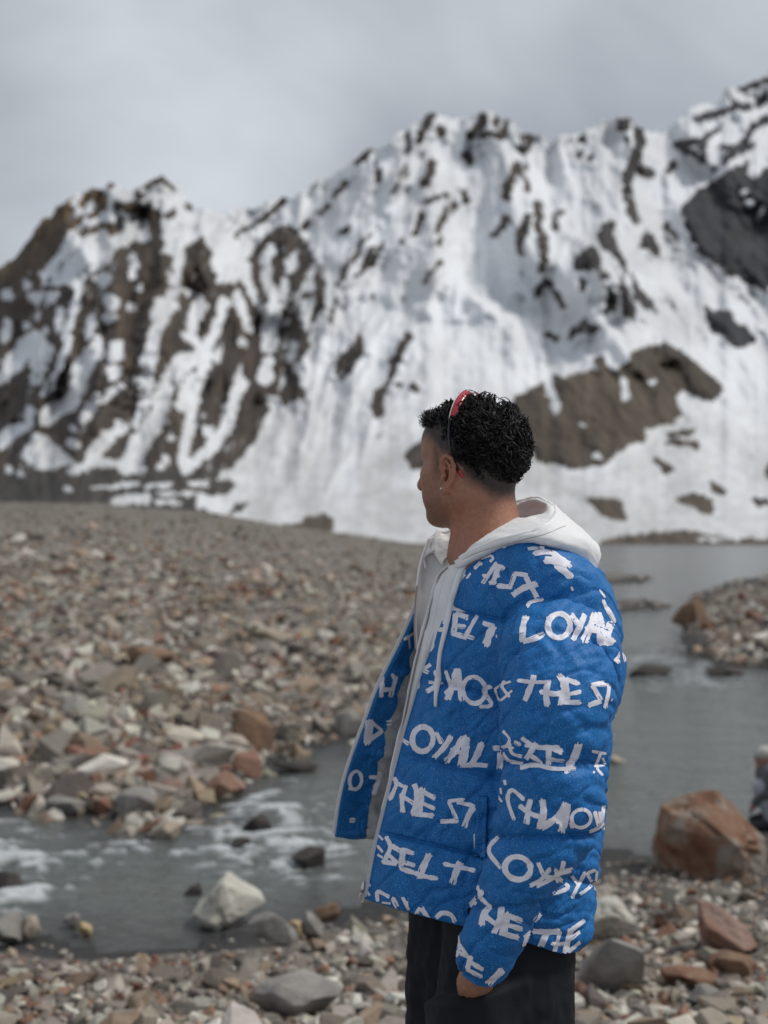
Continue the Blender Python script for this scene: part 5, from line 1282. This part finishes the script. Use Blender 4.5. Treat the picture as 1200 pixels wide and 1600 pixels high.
# ---- trousers and shoes
def leg(secs, name, seed):
    S_ = np.array(secs, float); nr, nc = 260, 110
    A = cr1(S_, np.linspace(0, len(S_) - 1, nr)); th = np.linspace(0, 2 * np.pi, nc, endpoint=False)
    G_ = A[:, None, :3] + np.stack([A[:, 3:4] * np.cos(th), -(A[:, 1:2] - HY) / 2000 * A[:, 4:5] * np.sin(th), A[:, 4:5] * np.sin(th)], -1)
    P_ = W3(G_); Nn = grid_normals(P_, True); c_ = P_.mean(1, keepdims=True)
    if ((P_ - c_) * Nn).sum() < 0: Nn = -Nn
    P_ = P_ + Nn * (0.022 * fbm(np.cos(th)[None] * 3.2 + 0 * P_[..., 0], P_[..., 2] * 4 + np.sin(th)[None] * 2, seed, 3) + 0.016 * fbm(np.arctan2(np.sin(th), np.cos(th))[None] * 4 + P_[..., 2] * 6, P_[..., 2] * 14, seed + 3, 3))[..., None]
    if seed == 91:
        hx_ = np.exp(-((G_[..., 0] - 738) / 50) ** 2) * sstep(1534, 1552, G_[..., 1] + 0.25 * (G_[..., 0] - 745)) * (1 - sstep(1600, 1730, G_[..., 1])) * (G_[..., 2] < 0)
        P_ = P_ + Nn * (0.062 * hx_)[..., None]
    return P_, grid_faces(nr, nc, True)
Pn, Fn = leg([(800,1390,10,105,115),(797,1450,10,103,118),(790,1520,5,104,118),(788,1600,0,106,112),(790,1720,5,92,95),(795,1880,10,80,84),(800,2040,15,72,76),(802,2105,18,70,72)], 'trousers', 91)
Pf_, Ff = leg([(745,1380,125,100,110),(738,1440,125,98,112),(728,1520,125,86,108),(724,1600,125,84,100),(722,1720,125,82,90),(725,1860,128,74,80),(730,1990,130,68,72),(733,2055,132,66,70)], 'trousers', 95)
V_, F_ = joined([(Pn.reshape(-1, 3), Fn.tolist()), (Pf_.reshape(-1, 3), Ff.tolist())])
trousers = mesh_obj('trousers', V_, F_, M_TROUSER, person, base=BASE)
tag(trousers, 'loose black trousers')
pk = np.array([(778,1530),(760,1541),(740,1549),(718,1556)], float)
pw_ = []
TB = bvh_of([trousers])
for x_, y_ in cr1(pk, np.linspace(0, 3, 20)):
    h = cast(x_, y_, TB); pw_.append(h[0] + h[1] * 0.001 if h else W3((x_, y_, -130)))
V_, F_ = tube(np.array(pw_), 0.0018, 6); mesh_obj('pocket_edge', V_, F_, M_TROUSER, trousers, base=BASE)
h = cast(746, 1548, TB)
mesh_obj('rivet', ev * np.array([0.004, 0.0025, 0.0025]) + h[0] + h[1] * 0.002, [list(f) for f in ef], M_METAL, trousers, base=BASE)
for (x_, y_, d_) in ((802, 0, 18), (733, 0, 132)):
    b0 = W3((x_, 2000, d_)); b0[2] = 0.0
    U = ico(4)[0]; V_ = U * np.array([0.135, 0.052, 0.055]); V_[:, 2] = np.clip(V_[:, 2] + 0.035, 0.0, None)
    V_[:, 2] += 0.03 * np.exp(-((V_[:, 0] - 0.06) / 0.05) ** 2) * (V_[:, 2] > 0.03); V_[:, 0] -= 0.05
    rot = np.array([[math.cos(0.2), math.sin(0.2), 0], [-math.sin(0.2), math.cos(0.2), 0], [0, 0, 1]])
    mesh_obj('shoe', V_ @ rot + b0, ico(4)[1], M_SHOE, person, base=BASE)

# ------------------------------------------------------------------ the other person, squatting at the water behind the rust boulder
if 'GROUND_BVH' in globals():
    g0 = ground_hit(1194, 1291)[0]
else:
    g0 = ray(1194, 1291) * 11.7 + CAM
D1 = g0[1]
def W4(p):
    p = np.asarray(p, float); Y = D1 + p[..., 2]
    return np.stack([(p[..., 0] - CX) / FPX * Y, Y, CAMZ + (HY - p[..., 1]) / FPX * Y], -1)
J4 = lambda *p: W4(p)
def field_mesh(lo, hi, step, build):
    global ax_x, ax_y, ax_z, FLD
    ax_x, ax_y, ax_z = [np.arange(l_, h_, step) for l_, h_ in zip(lo, hi)]
    FLD = np.full((len(ax_x), len(ax_y), len(ax_z)), 0.06, np.float32)
    build()
    g = vdb.FloatGrid(0.06); g.copyFromArray(FLD)
    p, q = g.convertToQuads(isovalue=0.0); p = np.array(p, float); q = np.array(q, np.int64)
    V = np.stack([np.interp(p[:, i], np.arange(len(a)), a) for i, a in enumerate((ax_x, ax_y, ax_z))], -1)
    n = np.cross(V[q[:, 1]] - V[q[:, 0]], V[q[:, 2]] - V[q[:, 0]])
    if (n * (V[q].mean(1) - V.mean(0))).sum() < 0: q = q[:, ::-1].copy()
    return V, q
lo = J4(1150, 1310, -0.6); hi = J4(1275, 1140, 0.7); lo[1] = D1 - 0.5; hi[1] = D1 + 0.7; lo[2] = min(lo[2], g0[2] - 0.03)
other = bpy.data.objects.new('person', None); col.objects.link(other); other.location = g0
tag(other, 'squatting person in grey jacket at the right picture edge behind the rust boulder', 'person')
M_SKIN2 = mat('tanned_skin', (0.34, 0.17, 0.12), rough=0.55)
M_GREYJ = mat('grey_jacket_cloth', (0.10, 0.105, 0.11), rough=0.8, noise=(20, 0.2))
M_PALET = mat('pale_blue_trousers', (0.36, 0.37, 0.42), rough=0.85, noise=(20, 0.2))
M_CAP = mat('pale_cap', (0.42, 0.42, 0.38), rough=0.8)
M_BOOT = mat('black_boot', (0.02, 0.02, 0.022), rough=0.6)
def b_body():
    ell(J4(1194, 1184, 0.0), (0.088, 0.072, 0.105), 0.02); cap(J4(1194, 1190, 0.0), J4(1206, 1208, 0.0), 0.05, 0.06, 0.03)
    ell(J4(1180, 1187, 0.0), (0.022, 0.014, 0.02), 0.015); ell(J4(1186, 1196, 0), (0.035, 0.04, 0.03), 0.02)
    cap(J4(1206, 1208, 0.0), J4(1226, 1246, 0.05), 0.11, 0.12, 0.05)
    for y_ in (-0.16, 0.2):
        cap(J4(1204, 1212, y_), J4(1196, 1240, y_), 0.045, 0.04, 0.03); cap(J4(1196, 1240, y_), J4(1178, 1256, y_ * 0.6), 0.038, 0.028, 0.02)
        for k in range(4): cap(J4(1178, 1256 + k * 2 - 3, y_ * 0.6), J4(1170, 1264 + k * 2.5 - 3, y_ * 0.6), 0.012, 0.009, 0.008)
        cap(J4(1179, 1253, y_ * 0.6), J4(1172, 1254, y_ * 0.6), 0.012, 0.009, 0.008)
        cap(J4(1226, 1250, y_ * 0.6), J4(1190, 1232, y_ * 0.8), 0.075, 0.055, 0.03); cap(J4(1190, 1232, y_ * 0.8), J4(1204, 1286, y_ * 0.8), 0.05, 0.04, 0.03)
V_, q_ = field_mesh(lo, hi, 0.010, b_body); mesh_obj('body', V_, q_, M_SKIN2, other, base=g0)
def b_jack():
    cap(J4(1204, 1208, 0.0), J4(1226, 1246, 0.05), 0.145, 0.15, 0.05); cap(J4(1205, 1210, -0.14), J4(1205, 1210, 0.2), 0.08, 0.08, 0.05)
    for y_ in (-0.16, 0.2):
        cap(J4(1204, 1212, y_), J4(1194, 1238, y_), 0.065, 0.058, 0.04); cap(J4(1194, 1238, y_), J4(1180, 1252, y_ * 0.65), 0.056, 0.045, 0.03)
V_, q_ = field_mesh(lo, hi, 0.012, b_jack); mesh_obj('jacket', V_, q_, M_GREYJ, other, base=g0)
def b_tr():
    for y_ in (-0.16, 0.2):
        cap(J4(1228, 1252, y_ * 0.6), J4(1188, 1230, y_ * 0.8), 0.095, 0.075, 0.05); cap(J4(1188, 1230, y_ * 0.8), J4(1203, 1280, y_ * 0.8), 0.072, 0.055, 0.03)
    cap(J4(1228, 1252, -0.1), J4(1228, 1252, 0.13), 0.1, 0.1, 0.04)
V_, q_ = field_mesh(lo, hi, 0.012, b_tr); mesh_obj('trousers', V_, q_, M_PALET, other, base=g0)
def b_cap():
    ell(J4(1195, 1177, 0.0), (0.098, 0.082, 0.072), 0.02); cap(J4(1184, 1180, -0.03), J4(1177, 1181, 0.02), 0.02, 0.014, 0.03)
V_, q_ = field_mesh(lo, hi, 0.009, b_cap); mesh_obj('cap', V_, q_, M_CAP, other, base=g0)
for y_ in (-0.16, 0.2):
    def b_bt():
        f0 = J4(1203, 1282, y_ * 0.8); f0[2] = g0[2] + 0.07
        cap(f0, f0 + np.array([-0.16, 0, -0.035]), 0.055, 0.04, 0.03); cap(f0 + np.array([0.05, 0, -0.03]), f0 + np.array([-0.17, 0, -0.04]), 0.042, 0.036, 0.02)
    V_, q_ = field_mesh(lo, hi, 0.010, b_bt); mesh_obj('boot', V_, q_, M_BOOT, other, base=g0)
